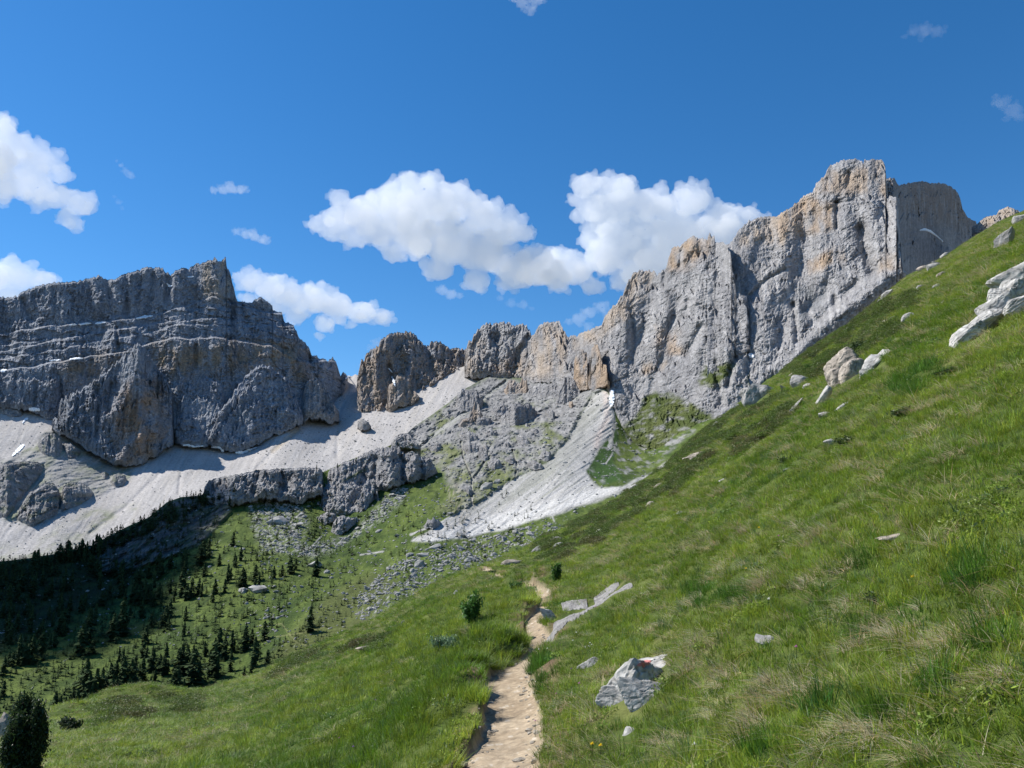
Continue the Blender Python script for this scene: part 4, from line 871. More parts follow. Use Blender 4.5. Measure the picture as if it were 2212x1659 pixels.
def rock(name, blobs, label, cat='rock', group=None, base=WHITE, seed=1, sub=4, ray=None, sink=.25):
    """blobs: (x, y, w, h, rot_deg, thickness_ratio) as bearings; the first blob's foot fixes the distance"""
    x, y, w, h = blobs[0][:4]
    r0 = float(ground_r(x, y + h * .35)) if ray is None else ray
    Vs, Fs, Cs = [], [], []; k = 0
    cen = None
    for i, b in enumerate(blobs):
        bx, by, bw, bh, rot, th = b
        rr = float(ground_r(bx, by + bh * .3)) if ray is None else ray
        if bh > 40 or len(blobs) > 1: rr = .5 * rr + .5 * r0 if len(blobs) < 4 else rr
        c = at(bx, by, rr); dist = np.linalg.norm(c); m = dist / FL
        f = c / dist; rt = np.cross(f, [0, 0, 1]); rt /= np.linalg.norm(rt); up = np.cross(rt, f)
        a = math.radians(rot); u = rt * math.cos(a) + up * math.sin(a); v = -rt * math.sin(a) + up * math.cos(a)
        V, F, ns, nr = rock_shape(seed * 13 + i, sub, layers=(3 if seed % 2 else 2.2), rough=.04)
        W = V[:, :1] * u * bw * .5 * m + V[:, 2:3] * v * bh * .5 * m + V[:, 1:2] * f * (max(bw, bh) * .5 * m * th)
        W = W + c
        Vs.append(W); Fs.append(F + k); k += len(V); Cs.append(stone_col(V, ns, nr, base, seed))
    V = np.concatenate(Vs); org = V.mean(0); org = np.array([org[0], org[1], V[:, 2].min()])
    o = mk(name, V - org, np.concatenate(Fs), M_stone if r0 < 40 else M_stone_far, colr=np.concatenate(Cs), smooth=False)
    o.location = org
    return tag(o, label, cat, group)
SLAB = [(1183, 1378), (1206, 1352), (1240, 1332), (1280, 1308), (1320, 1284), (1366, 1262)]
ROCK_CLEAR = [(1366, 1492, 62, 44), (1362, 1530, 48, 24), (1418, 1432, 44, 20), (1360, 1590, 26, 26), (1282, 1436, 18, 14), (1196, 1375, 24, 16), (1222, 1350, 34, 12), (1262, 1322, 36, 12), (1305, 1298, 34, 11), (1350, 1274, 30, 9), (1235, 1310, 24, 7), (2100, 718, 34, 22), (2140, 690, 36, 24), (2190, 640, 44, 44),
              (1830, 800, 32, 34), (1890, 788, 36, 14), (1636, 856, 30, 24), (1944, 1158, 22, 7), (1660, 1388, 14, 8), (1560, 1036, 14, 4), (1823, 877, 16, 7), (1780, 857, 14, 18)]
pr = rock('painted_rock', [(1366, 1492, 122, 88, 14, .6), (1346, 1522, 76, 60, -6, .5), (1392, 1520, 70, 60, 14, .5), (1392, 1450, 104, 46, 26, .6), (1428, 1432, 70, 28, 20, .5)],
          'white cracked boulder with a red painted trail mark beside the path', base=WHITE, seed=5, sub=5)
def paint_on(o, cx, cy, rx, ry, rot, colr, name='paint_mark', lift=.004):
    me = o.data; n = len(me.vertices); V = np.empty(n * 3); me.vertices.foreach_get('co', V); V = V.reshape(-1, 3) + np.array(o.location)
    F = np.array([p.vertices[:] for p in me.polygons]); Nn = np.array([p.normal[:] for p in me.polygons]); Cn = V[F].mean(1)
    X, Y = pix(Cn); a = math.radians(rot); dx, dy = X - cx, -(Y - cy)
    u = dx * math.cos(a) + dy * math.sin(a); v = -dx * math.sin(a) + dy * math.cos(a)
    front = np.sum(Nn * Cn, 1) < 0
    dist = np.linalg.norm(Cn, axis=1)
    m = ((u / rx) ** 2 + (v / ry) ** 2 < 1) & front
    if m.sum() < 3: print('paint: few faces', m.sum()); return
    m &= dist < np.percentile(dist[m], 80) + .05
    Fs = F[m]; W = V[Fs] + Nn[m][:, None, :] * lift - np.array(o.location)
    W = W.reshape(-1, 3); Fk = np.arange(len(W)).reshape(-1, 3)
    mt = bpy.data.materials.new(name); mt.use_nodes = True; mt.node_tree.nodes['Principled BSDF'].inputs['Base Color'].default_value = (*colr, 1); mt.node_tree.nodes['Principled BSDF'].inputs['Roughness'].default_value = .8
    mk(name, W, Fk, mt, parent=o)
paint_on(pr, 1390, 1433, 17, 5, 16, (.50, .17, .15))
rock('small_rock', [(1282, 1436, 36, 32, 20, .6)], 'small grey stone in the grass just uphill of the path, left of the painted boulder', base=GREY, seed=8)
def rock_strip(name, line, hw, label, cat, seed=1, base=(.235, .225, .215), hgt=.03):
    n = 170; m = 15; ln = np.array(line, float); L_ = np.r_[0, np.cumsum(np.hypot(*np.diff(ln, axis=0).T))]; t = np.linspace(0, L_[-1], n)
    cx, cy = np.interp(t, L_, ln[:, 0]), np.interp(t, L_, ln[:, 1]); dx, dy = np.gradient(cx), np.gradient(cy); q = np.hypot(dx, dy); nx, ny = -dy / q, dx / q
    w = np.interp(t / L_[-1], np.linspace(0, 1, len(hw)), hw) * (1 + .35 * gn(t / 22, t * 0, seed) + .15 * gn(t / 7, t * 0, seed + 1)); w[[0, -1]] *= .2
    v = np.linspace(-1, 1, m)[:, None]; X = cx + nx * w * v; Y = cy + ny * w * v; P = gpt(X, Y); x, y = P[..., 0], P[..., 1]
    nz = ridged(x / .5, y / .25, 4, seed + 2, .65)
    z = hill_z(x, y) + hgt * (1 - np.abs(v) ** 3) * (.7 + .6 * nz) + hgt * .35 * fbm(x / .06, y / .06, 3, seed + 4, .7) - .04 * (np.abs(v) > .95)
    c = mix(np.array(base) * .7, np.array(base) * 1.25, sm(.5 + 1.2 * fbm(x / .2, y / .1, 4, seed + 5, .65))); org = np.array([x.mean(), y.mean(), z.min()])
    o = mk(name, np.stack([x, y, z], -1).reshape(-1, 3) - org, grid_faces(m, n), M_stone, colr=c); o.location = org
    return tag(o, label, cat)
rock_strip('slab_rock', SLAB, [8, 11, 11, 12, 10, 8, 4], 'long narrow pale limestone slab running uphill from the bend of the path', 'rock slab', 400)
rock_strip('slab_rock', [(1214, 1318), (1240, 1304), (1268, 1296)], [6, 8, 5], 'short pale limestone strip above the lower half of the long slab', 'rock slab', 410)
rock_strip('slab_rock', [(1284, 1290), (1310, 1272), (1336, 1256)], [4, 6, 3], 'thin pale limestone strip above the upper half of the long slab', 'rock slab', 420)
rock('small_rock', [(1189, 1334, 24, 22, 10, .6)], 'pale round stone above the slab at the path bend', base=WHITE, seed=11)
rock('rock_outcrop', [(2090, 722, 62, 34, 36, .6), (2122, 698, 70, 36, 34, .6), (2156, 672, 56, 44, 40, .6), (2186, 642, 66, 52, 46, .6), (2222, 608, 78, 70, 46, .6), (2170, 650, 40, 60, 60, .6), (2205, 660, 60, 30, 30, .6), (2262, 580, 80, 76, 46, .6)],
     'large layered white outcrop climbing to the edge of the photo on the upper slope', cat='outcrop', base=WHITE, seed=15, sub=5)
rock('rock_outcrop', [(1830, 792, 60, 56, 20, .7), (1816, 818, 50, 48, 60, .7), (1840, 806, 48, 64, -10, .7)], 'rounded tan outcrop under a dark shrub in the middle of the slope', cat='outcrop', base=TAN, seed=18, sub=5)
rock('rock_outcrop', [(1884, 792, 60, 28, 40, .6), (1902, 776, 46, 14, 38, .6), (1874, 806, 30, 24, 30, .6)], 'white slab tilted against the tan outcrop on the slope', cat='outcrop', base=WHITE, seed=21)
rock('rock_outcrop', [(1628, 862, 46, 52, 10, .7), (1650, 852, 44, 38, 0, .7), (1616, 850, 26, 30, 20, .7)], 'blocky grey outcrop standing on the skyline of the near slope', cat='outcrop', base=GREY, seed=24, ray=68)
SM = [((1728, 828, 32, 34, 20), GREY, 'grey boulder on the slope between the skyline outcrop and the tan outcrop'), ((1746, 836, 20, 16, 0), WHITE, 'small pale boulder touching the grey boulder near the tan outcrop'),
      ((1780, 858, 44, 18, 55), WHITE, 'upright narrow white rock just below the tan outcrop'), ((1714, 886, 52, 12, 52), GREY, 'long thin grey rock leaning uphill below the skyline outcrop'), ((1781, 897, 22, 14, 0), GREY, 'low dark-edged stone under the narrow white rock'),
      ((1823, 877, 32, 9, 34), WHITE, 'slim pale stone lying along the slope beside a dark tuft'), ((1958, 896, 28, 9, 34), WHITE, 'pale flat stone behind a dark tuft far below the layered outcrop'), ((1792, 954, 18, 12, 0), WHITE, 'small white stone in brown grass in the middle of the slope'),
      ((1699, 1015, 12, 6, 10), WHITE, 'tiny white stone alone on open green grass'), ((1562, 1038, 30, 8, 30), GREY, 'flat grey stone at the end of a dark trench in the turf'), ((1513, 983, 44, 14, 5), TAN, 'reddish patch of broken stone near the skyline heath'),
      ((1963, 686, 26, 18, 15), GREY, 'weathered grey stone high on the slope left of the layered outcrop'), ((2172, 524, 38, 18, 45), GREY, 'pale sloping rock close under the top right skyline'), ((2200, 477, 22, 22, 20), GREY, 'rounded rock at the very top of the near slope'),
      ((2040, 553, 16, 9, 20), GREY, 'small rock sticking up on the upper skyline'), ((2036, 655, 10, 5, 40), WHITE, 'thin pale sliver of stone beside the layered outcrop'), ((1944, 1160, 48, 12, 8), TAN, 'tan stone half sunk in grass in the lower slope'),
      ((1660, 1389, 28, 14, 8), GREY, 'grey stone in a patch of dry grass far uphill of the painted boulder'), ((1470, 1109, 18, 8, 10), WHITE, 'small pale stone on the slope above the dry tufts'), ((1341, 1420, 26, 8, 12), TAN, 'thin tan stone just above the painted boulder'),
      ((1362, 1590, 44, 22, 30), WHITE, 'crumbled pale stone below the painted boulder'), ((1348, 1604, 26, 12, 10), TAN, 'broken tan stone below the painted boulder'), ((1174, 1250, 36, 9, 36), WHITE, 'slanting white rock beside the far stretch of the path'),
      ((1108, 1262, 30, 8, 30), GREY, 'pale rock edging the path where it turns away'), ((1094, 1272, 22, 6, 32), WHITE, 'flat white stone below the far path edge'), ((1073, 1288, 14, 8, 0), WHITE, 'small bright stone downhill of the far path'),
      ((970, 1309, 40, 8, 26), WHITE, 'long pale stone lying left of the leafy shrub'), ((986, 1281, 9, 8, 0), WHITE, 'single white stone near the left brow of the hill'), ((804, 1396, 62, 8, 8), TAN, 'stones bared in a scar of the turf on the left brow'),
      ((874, 1346, 12, 10, 0), GREY, 'small grey stone above the turf scar on the left brow'), ((1196, 1172, 44, 20, 22), GREY, 'grey broken rock on the brow above the far path'), ((1160, 1190, 32, 18, 30), GREY, 'lower grey rock on the brow above the far path'),
      ((1100, 1218, 40, 14, 5), TAN, 'tan rocky ledge right behind the end of the path'), ((1276, 1183, 9, 6, 0), WHITE, 'tiny white stone, upper one of two above the brow rocks'), ((1254, 1197, 12, 5, 15), WHITE, 'tiny flat white stone, lower one of two above the brow rocks'),
      ((1206, 1217, 14, 7, 10), WHITE, 'bright stone above the small bush by the far path'), ((12, 1582, 26, 44, 10), TAN, 'tan rock beside the dark dwarf pine')]
for i, (b, cb, lb) in enumerate(SM):
    rock('small_rock' if max(b[2:4]) < 30 else 'hillside_rock', [(*b, .6)], lb, base=cb, seed=40 + i, sub=3)
r2 = random.Random(5)
for i in range(46):          # the many pale stones along the broken rim of the slope
    t = r2.random(); x = 1180 + t * 880
    y = hillpx(x) + r2.uniform(6, 70) if i % 3 else hillpx(x) + r2.uniform(3, 16)
    w = r2.uniform(9, 26); o = rock('rim_stone', [(x, float(y) - 2, w, w * r2.uniform(.4, .8), r2.uniform(0, 45), .7)], ('larger' if w > 17 else 'small') + ' pale stone along the rim of the near slope, ' + ('lower third' if x < 1470 else 'middle third' if x < 1770 else 'upper third'), group=('larger' if w > 17 else 'small') + ' rim stones, ' + ('lower third' if x < 1470 else 'middle third' if x < 1770 else 'upper third'), base=r2.choice([WHITE, GREY, TAN]), seed=120 + i, sub=2)
# stones bedded in the path edges
for i in range(230):
    t = r2.random(); k = int(t ** 1.6 * 70) + 1
    px, py, w = PW[k]; dx, dy = PW[k + 1][0] - px, PW[k + 1][1] - py; L_ = math.hypot(dx, dy) + 1e-6; s = r2.choice([1, 1, 1, -1]) * w * r2.uniform(.45, 1.15)
    x, y = px + dy / L_ * s, py - dx / L_ * s; z = float(hill_z(np.array([x]), np.array([y]))[0]); sz = r2.uniform(.006, .012) if i % 3 else r2.uniform(.012, .034)
    if i < 4:
        V, F, ns, nr = rock_shape(900 + i, 2); pro = mk('path_stone', V, F, M_stone, colr=stone_col(V, ns, nr, (.46, .41, .34), i)); protos_ps = globals().setdefault('PS', []); protos_ps.append(pro); o = pro
    else:
        o = r2.choice(PS).copy(); C.objects.link(o)
    o.location = (x, y, z); o.scale = (sz * r2.uniform(1, 1.8), sz * r2.uniform(1, 1.5), sz * .7); o.rotation_euler = (0, 0, r2.uniform(0, 6))
    pl = 'nearest the camera' if k < 28 else 'at its first bend' if k < 50 else 'on its far stretch'; ss = ('tiny' if sz < .012 else 'small'); sd_ = 'uphill' if s > 0 else 'downhill'
    tag(o, f'{ss} pale stone in the {sd_} edge of the dirt path {pl}', 'stone', f'{ss} {sd_} path stones {pl}')

# ---------------------------------------------------------------- shrubs and flowers near the path
M_leaf = blade_mat('shrub_leaves', .35, (1, 1, 1)); M_stem = surf_mat('stem', 8, 0)
def shrub(x, y, w, h, label, colr, name='shrub', nl=900, ls=.02, seed=1, up=.0, depth=1.0, ray=None, cat='shrub', cone=0.0):
    r0 = float(ground_r(x, y)) if ray is None else ray
    p = at(x, y, r0); z = float(hill_z(np.array([p[0]]), np.array([p[1]]))[0]); m = r0 / FL
    root = empty(name, (p[0], p[1], z - .03), label, cat)
    r = np.random.default_rng(seed); W, H = w * m / 2, h * m
    V, F, Cc = [], [], []; SV, SF = [], []
    nst = 9
    for s in range(nst):
        tip = np.array([r.uniform(-1, 1) * W * .8, r.uniform(-1, 1) * W * .8 * depth, H * r.uniform(.55, 1.0)])
        for q in range(nl // nst):
            t = r.uniform(.15, 1) ** .8; c = tip * np.array([t, t, t ** .8]) + r.normal(size=3) * np.array([W, W * depth, H * .6]) * .16
            c[2] = max(c[2], .01)
            if cone: c[:2] *= max(.12, 1.15 - cone * c[2] / H)
            a = r.normal(size=3) + np.array([0, 0, up]); a /= np.linalg.norm(a); b = np.cross(a, r.normal(size=3)); b /= np.linalg.norm(b); l = ls * r.uniform(.6, 1.3); k = len(V)
            V += [c - a * l, c + b * l * .35, c + a * l, c - b * l * .35]; F.append((k, k + 1, k + 2, k + 3)); Cc += [np.array(colr) * np.clip(1 + r.normal(0, .25), .4, 1.8)] * 4
        k = len(SV); tw = max(.004, W * .02)
        for u in range(6):
            t = u / 5; c = tip * np.array([t, t, t ** .8]); 
            for g in range(3): SV.append(c + tw * (1.1 - t) * np.array([math.cos(g * 2.1), math.sin(g * 2.1), 0]))
            if u: 
                for g in range(3): a0 = k + 3 * (u - 1) + g; a1 = k + 3 * (u - 1) + (g + 1) % 3; SF.append((a0, a1, a1 + 3, a0 + 3))
    mk('foliage', np.array(V), np.array(F), M_leaf, parent=root, colr=np.array(Cc))
    mk('stems', np.array(SV), np.array(SF), M_stem, parent=root, colr=np.tile([.10, .07, .05], (len(SV), 1)))
    return root
shrub(1016, 1352, 56, 66, 'leafy green willow bush on the slope left of the path', (.07, .16, .03), 'willow_bush', 1500, .045, 1, up=1.2)
shrub(1202, 1268, 28, 40, 'small dense green bush above the far stretch of the path', (.06, .13, .025), 'green_bush', 900, .06, 2)
shrub(955, 1400, 66, 30, 'low grey-green leafy willow mat downhill of the path', (.14, .22, .12), 'willow_mat', 900, .03, 3, up=1)
shrub(1115, 1282, 30, 18, 'low green bush directly left of the path before its last bend', (.06, .13, .03), 'low_bush', 500, .05, 4)
shrub(1060, 1210 + 30, 26, 14, 'dark low bush on the brow by the end of the path', (.05, .09, .025), 'low_bush', 400, .07, 14)
pn = shrub(46, 1690, 92, 136, 'dark dwarf pine at the lower left corner of the photo', (.028, .052, .018), 'dwarf_pine', 30000, .035, 5, up=1.0, depth=.9, cat='dwarf pine', cone=.6)
shrub(150, 1580, 46, 26, 'low dark juniper beside the dwarf pine', (.035, .055, .02), 'juniper', 1500, .08, 6)
shrub(1855, 772, 42, 34, 'dark bush over the tan outcrop on the slope', (.04, .07, .02), 'dark_bush', 1200, .05, 7)
shrub(1752, 806, 30, 26, 'round green bush between outcrops on the slope', (.06, .12, .02), 'green_bush', 900, .06, 8)
for i, (x, y, w, h) in enumerate([(1960, 900, 60, 20), (2040, 780 + 40, 50, 16), (1830, 965, 46, 20), (1700, 990, 46, 16), (1900, 1290, 60, 22), (1640, 930, 40, 20), (1560, 930, 50, 20), (1500, 975, 50, 18), (1620, 905, 44, 18), (1455, 1062, 44, 16), (1380, 1095, 44, 14), (1290, 1135, 44, 14), (1760, 780, 40, 16), (1850, 720, 44, 16), (1905, 690, 44, 14)]):
    o = shrub(x, y, w, h, 'low dark heath cushion on the grassy slope', (.055, .085, .02), 'heath_cushion', 500, .02 + .0006 * float(ground_r(x, y)), 20 + i); o['group'] = 'dark heath cushions on the slope'
M_pet = {}
def petal_mat(c):
    if c not in M_pet: M_pet[c] = blade_mat('petals', .3, c)
    return M_pet[c]
YEL, PNK, PUR, WHT = (.85, .62, .03), (.55, .22, .45), (.28, .12, .40), (.80, .80, .76)
FLW = [(1280, 1650, YEL, .016, 'round yellow flower at the bottom edge, left of its neighbour'), (1298, 1648, YEL, .016, 'round yellow flower at the bottom edge, right of its neighbour'), (1641, 1163, YEL, .018, 'yellow flower high on the slope above the dry tufts'), (1972, 1252, YEL, .014, 'yellow flower on the lush grass far to the right'),
       (1612, 1236, YEL, .014, 'yellow flower beside the dry tufts on the slope'), (1683, 1180, PNK, .016, 'pink flower near the yellow one high on the slope'), (1720, 1403, PNK, .012, 'lilac flower in the grass right of the grey stone'), (1663, 1334, WHT, .014, 'white flower head under the dry tufts'), (1501, 1627, WHT, .014, 'white flower low in the dark hollow near the bottom edge'),
       (1202, 1526, PNK, .012, 'pink flower right of the path beside the bend'), (1234, 1466, PUR, .010, 'violet flower right of the path'), (1252, 1525, PNK, .014, 'large pink flower left of the painted boulder'), (1156, 1557, PNK, .011, 'pink flower leaning over the path edge'), (1287, 1319, PNK, .016, 'pink flower beside the long slab'),
       (1094, 1369, PNK, .012, 'pink flower in the turf left of the path bend'), (1017, 1386, PNK, .012, 'dark pink flower left of the turf hump'), (820, 1508, PUR, .016, 'purple clover flower left of the path, upper one'), (811, 1522, PUR, .016, 'purple clover flower left of the path, lower one'), (763, 1613, PUR, .016, 'dark purple flower in the tall grass at lower left'), (733, 1594, PNK, .014, 'faded pink flower at lower left'),
       (852, 1479, YEL, .012, 'yellow spike flower left of the tall grass tuft'), (926, 1508, YEL, .010, 'yellow flower in the grass left of the path bank'), (943, 1509, YEL, .010, 'yellow flower nearest the path bank'), (970, 1500, YEL, .010, 'yellow flower on top of the turf bank')]
FLW += [(918 + .2197 * a, 1296 + .2197 * b, WHT, .012, None) for a, b in ((1490, 440), (1455, 490), (1610, 475), (1640, 520), (1615, 515), (1575, 495), (1625, 555), (1452, 550), (1120, 615), (1205, 612), (1575, 545))]
for i, (x, y, c, sz, lb) in enumerate(FLW):
    r0 = float(ground_r(x, y)) * .985; p = at(x, y, r0); z = float(hill_z(np.array([p[0]]), np.array([p[1]]))[0]); H = max(.06, p[2] - z)
    root = empty('flower', (p[0], p[1], z), lb or 'small white daisy in the cluster right of the path', 'flower', None if lb else 'white daisies right of the path')
    V = []; F = []
    for g in range(2):
        for q, (hh, ww) in enumerate(((0, .0022), (H, .0014))):
            a = g * 1.57; V += [(ww * math.cos(a), ww * math.sin(a), hh), (-ww * math.cos(a), -ww * math.sin(a), hh)]
        k = g * 4; F.append((k, k + 1, k + 3, k + 2))
    mk('stem', V, F, M_stem, parent=root, colr=np.tile([.09, .14, .04], (8, 1)))
    V = []; F = []
    for g in range(14):
        a = g * 2.4; el = (g % 3) * .5 + .1; d = np.array([math.cos(a) * math.cos(el), math.sin(a) * math.cos(el), math.sin(el)]); s_ = np.array([-math.sin(a), math.cos(a), 0]); k = len(V); c0 = np.array([0, 0, H])
        V += [c0, c0 + d * sz * .6 + s_ * sz * .35, c0 + d * sz, c0 + d * sz * .6 - s_ * sz * .35]; F.append((k, k + 1, k + 2, k + 3))
    mk('blossom', V, F, petal_mat(c), parent=root, colr=np.ones((len(V), 3)))
make_grass()

# ---------------------------------------------------------------- conifers in the valley
M_conifer = surf_mat('conifer', 1.2, .4, (.6, 1.4), bdist=.3)
def conifer_mesh(seed, slim=1.0):
    r = np.random.default_rng(seed); V = []; F = []; Cc = []
    for i in range(230):                 # drooping branch fans round a leader
        t = r.uniform(.04, 1) ; rad = .15 * slim * min(1, (1 - t) * 2.0) ** .8 * r.uniform(.5, 1.3) * (.85 + .3 * math.sin(t * 17 + seed * 2)) + .012; a = r.uniform(0, 2 * np.pi)
        d = np.array([math.cos(a), math.sin(a), 0]); s_ = np.array([-math.sin(a), math.cos(a), 0]); z = t
        w = .05 * (1.2 - t * .7) * r.uniform(.7, 1.3); k = len(V)
        V += [np.array([0, 0, z + .03]), d * rad * .7 + s_ * w + [0, 0, z - .01], d * rad + [0, 0, z - .04 * r.uniform(.3, 1.6)], d * rad * .7 - s_ * w + [0, 0, z - .01]]
        F.append((k, k + 1, k + 2, k + 3)); cv = r.uniform(.7, 1.35); Cc += [np.array([.034, .058, .020]) * cv] * 4
    k = len(V)
    for u in (0, .9):
        for g in range(4): V.append(np.array([.018 * (1 - u) * math.cos(g * 1.57), .018 * (1 - u) * math.sin(g * 1.57), u - .03])); Cc.append(np.array([.07, .05, .035]))
    for g in range(4): F.append((k + g, k + (g + 1) % 4, k + 4 + (g + 1) % 4, k + 4 + g))
    V.append(np.array([0, 0, 1.04])); Cc.append(np.array([.022, .04, .016])); 
    return np.array(V), np.array(F), np.array(Cc)
CM = [conifer_mesh(i, s) for i, s in enumerate((.8, 1.0, 1.2, 1.45, .9))]
CO = []
def on_valley(x, y):
    d = depth_at(x, y, ('valley_terrain', 'cliff_terrain'))
    return d
TREES = []    # (x, y base, height px, group)
Z4T = [(1470, 448, 62), (1340, 448, 36), (1320, 525, 48), (1385, 572, 52), (1240, 585, 40), (1262, 572, 86), (1292, 640, 58), (1438, 683, 84), (1455, 660, 50), (1520, 542, 62), (1490, 585, 50), (1480, 575, 60), (1378, 480, 26), (1415, 490, 40), (1152, 768, 112), (1180, 790, 70), (1210, 770, 80), (1252, 760, 72), (1270, 770, 60), (1535, 706, 82),
       (1545, 700, 60), (1612, 668, 70), (1636, 700, 62), (1610, 735, 60), (1665, 700, 46), (1695, 640, 40), (1732, 656, 56), (1710, 640, 40), (1782, 640, 50), (1825, 615, 60), (1840, 625, 70), (1868, 600, 50), (1905, 515, 44), (1922, 510, 34), (1985, 640, 50), (1998, 640, 84), (1970, 655, 40), (1865, 705, 34), (2080, 675, 36), (1640, 520, 30), (1780, 500, 26),
       (1420, 745, 60), (1360, 750, 64), (1345, 805, 60), (1400, 840, 30), (1352, 860, 30), (1172, 920, 60), (1075, 900, 78), (1040, 960, 90), (1062, 975, 60), (1025, 960, 50), (950, 965, 60), (955, 880, 40), (890, 908, 80), (768, 1015, 150), (780, 1020, 110), (712, 1050, 110), (700, 1000, 60), (750, 970, 60), (820, 905, 60), (810, 990, 40), (598, 950, 90), (575, 940, 60),
       (552, 1060, 110), (535, 1070, 80), (560, 1000, 100), (505, 1140, 120), (500, 1070, 60), (585, 1130, 60), (682, 1220, 26), (915, 1070, 78), (950, 1050, 46), (935, 1065, 40), (838, 1135, 40), (852, 1230, 60), (775, 1190, 60), (752, 1180, 60), (790, 1200, 40), (1162, 1015, 60), (1235, 1000, 44), (1108, 1045, 34), (1290, 960, 30), (965, 1110, 46), (905, 1150, 66), (925, 1160, 50),
       (1552, 1080, 96), (1545, 1110, 90), (1460, 1120, 90), (1480, 1120, 60), (1590, 1060, 60), (1382, 1150, 120), (1355, 1150, 80), (1420, 1160, 90), (1670, 1044, 82), (1665, 1080, 40), (1960, 990, 106), (1955, 960, 60), (2062, 1020, 36), (2180, 970, 46), (1790, 970, 40), (1325, 1265, 96), (1355, 1270, 130), (1375, 1280, 90), (1455, 1240, 90), (1600, 1220, 130), (1625, 1170, 80),
       (1585, 1260, 70), (1545, 1280, 50), (1690, 1190, 60), (1295, 1140, 60), (1250, 1320, 90), (1215, 1320, 140), (1150, 1240, 110), (1120, 1250, 100), (1175, 1250, 110), (1200, 1260, 70), (1050, 1200, 90), (1030, 1260, 70), (960, 1240, 90), (1000, 1250, 60), (975, 1300, 50), (900, 1300, 90), (880, 1290, 60), (820, 1360, 120), (845, 1340, 90), (770, 1360, 130), (720, 1350, 110),
       (700, 1340, 90), (690, 1310, 60), (540, 1420, 160), (520, 1410, 120), (555, 1440, 120), (600, 1440, 130), (630, 1430, 110), (660, 1420, 90), (580, 1450, 90), (640, 1440, 60), (700, 1440, 100), (730, 1420, 90), (760, 1400, 60), (945, 1400, 80), (930, 1380, 50), (810, 1430, 90), (1100, 1380, 110), (1080, 1390, 80), (1160, 1380, 60), (1030, 1400, 50), (340, 1510, 80), (380, 1510, 70),
       (410, 1500, 60), (440, 1500, 70), (480, 1510, 90), (500, 1500, 60), (520, 1520, 80), (460, 1440, 60), (480, 1310, 30), (625, 1275, 44), (25, 1240, 50), (20, 1270, 70), (10, 1330, 40), (80, 1210, 60), (50, 1200, 50), (150, 1195, 80), (170, 1200, 80), (200, 1190, 110), (120, 1190, 110), (190, 1090, 50), (185, 1000, 90), (265, 1140, 100), (245, 1030, 60), (260, 1040, 80), (235, 1130, 50),
       (315, 1100, 50), (345, 1090, 60), (400, 1020, 66), (375, 1010, 90), (390, 990, 90), (330, 960, 60), (365, 960, 40), (290, 970, 40), (40, 1060, 100), (60, 1070, 80), (100, 990, 80), (150, 1060, 40), (20, 1400, 60), (65, 1370, 40), (8, 1320, 30), (240, 1300, 26), (1415, 830, 36), (950, 1000, 40), (1205, 900, 30), (670, 950, 30), (690, 960, 30), (420, 930, 60), (470, 1080, 30)]
for x, y, h in Z4T: TREES.append((x * .3418, 1026 + y * .3418, h * .3418 * 1.05))
rt = random.Random(11)
def fill(poly, n, h0, h1, grp=None):
    k = 0; xs = [p[0] for p in poly]; ys = [p[1] for p in poly]
    while k < n:
        x, y = rt.uniform(min(xs), max(xs)), rt.uniform(min(ys), max(ys))
        if inside(np.array(x), np.array(y), poly): TREES.append((x, y, rt.uniform(h0, h1))); k += 1
fill(Z4((190, 560), (200, 545), (640, 470), (700, 430), (640, 520), (200, 600)), 26, 14, 27)      # the row of tall trees on the spur
fill(Z4((0, 600), (180, 570), (640, 480), (640, 700), (400, 800), (0, 830)), 26, 16, 30)
fill(Z4((620, 640), (1000, 600), (1250, 540), (1340, 430), (1300, 540), (1180, 700), (900, 830), (620, 840)), 42, 16, 28)
fill(Z4((0, 900), (0, 980), (420, 900), (700, 830), (640, 780), (300, 850)), 24, 14, 26)
fill(Z4((800, 760), (1000, 740), (1200, 700), (1200, 800), (1000, 850), (820, 860)), 24, 14, 26)
fill(Z4((300, 1480), (700, 1300), (900, 1240), (1250, 1150), (1300, 1320), (900, 1400), (600, 1500)), 30, 14, 28)
fill(Z4((0, 1000), (1000, 860), (1700, 560), (2100, 620), (1700, 1000), (1100, 1300), (0, 1420)), 70, 7, 15)
fill(Z4((1900, 900), (1100, 1350), (1700, 1250), (2200, 1000), (2200, 800)), 12, 6, 12)
SMALL = [(x * .3418, 1026 + y * .3418) for x, y in []]
first = {}
TREES.sort(key=lambda t: -t[2])
def tree_place(x, y):
    if x < 500 and y < 1310 and y < 1300 - .42 * x + 12: return 'in the cloud shade of the wooded spur, ' + ('at its left end' if x < 130 else 'at its middle' if x < 280 else 'near its rocky upper end')
    if y > 1400: return 'in the lowest valley woods, ' + ('at the left edge of the photo' if x < 110 else 'left part' if x < 230 else 'middle part' if x < 340 else 'right part')
    if x < 130: return 'on the open slope at the left edge of the photo'
    if x > 560: return 'on the open slope below the boulder field'
    if y < 1230: return 'high on the valley slope under the cliff rubble' if x > 420 else 'high on the slope just outside the cloud shade'
    if y < 1310: return 'beside the long pale boulder in the valley' if 480 < x < 620 else 'in the clumps at the middle of the valley slope, ' + ('left part' if x < 250 else 'centre' if x < 400 else 'right part')
    return 'on the lower open slope left of the middle' if x < 300 else 'on the lower open slope beneath the middle clumps'
cnt = {}
MIND = set()
def base_pos(x, y):
    d = on_valley(x, y)
    return None if d is None else (d, at(x, y, d))
nt = 0; rest = []
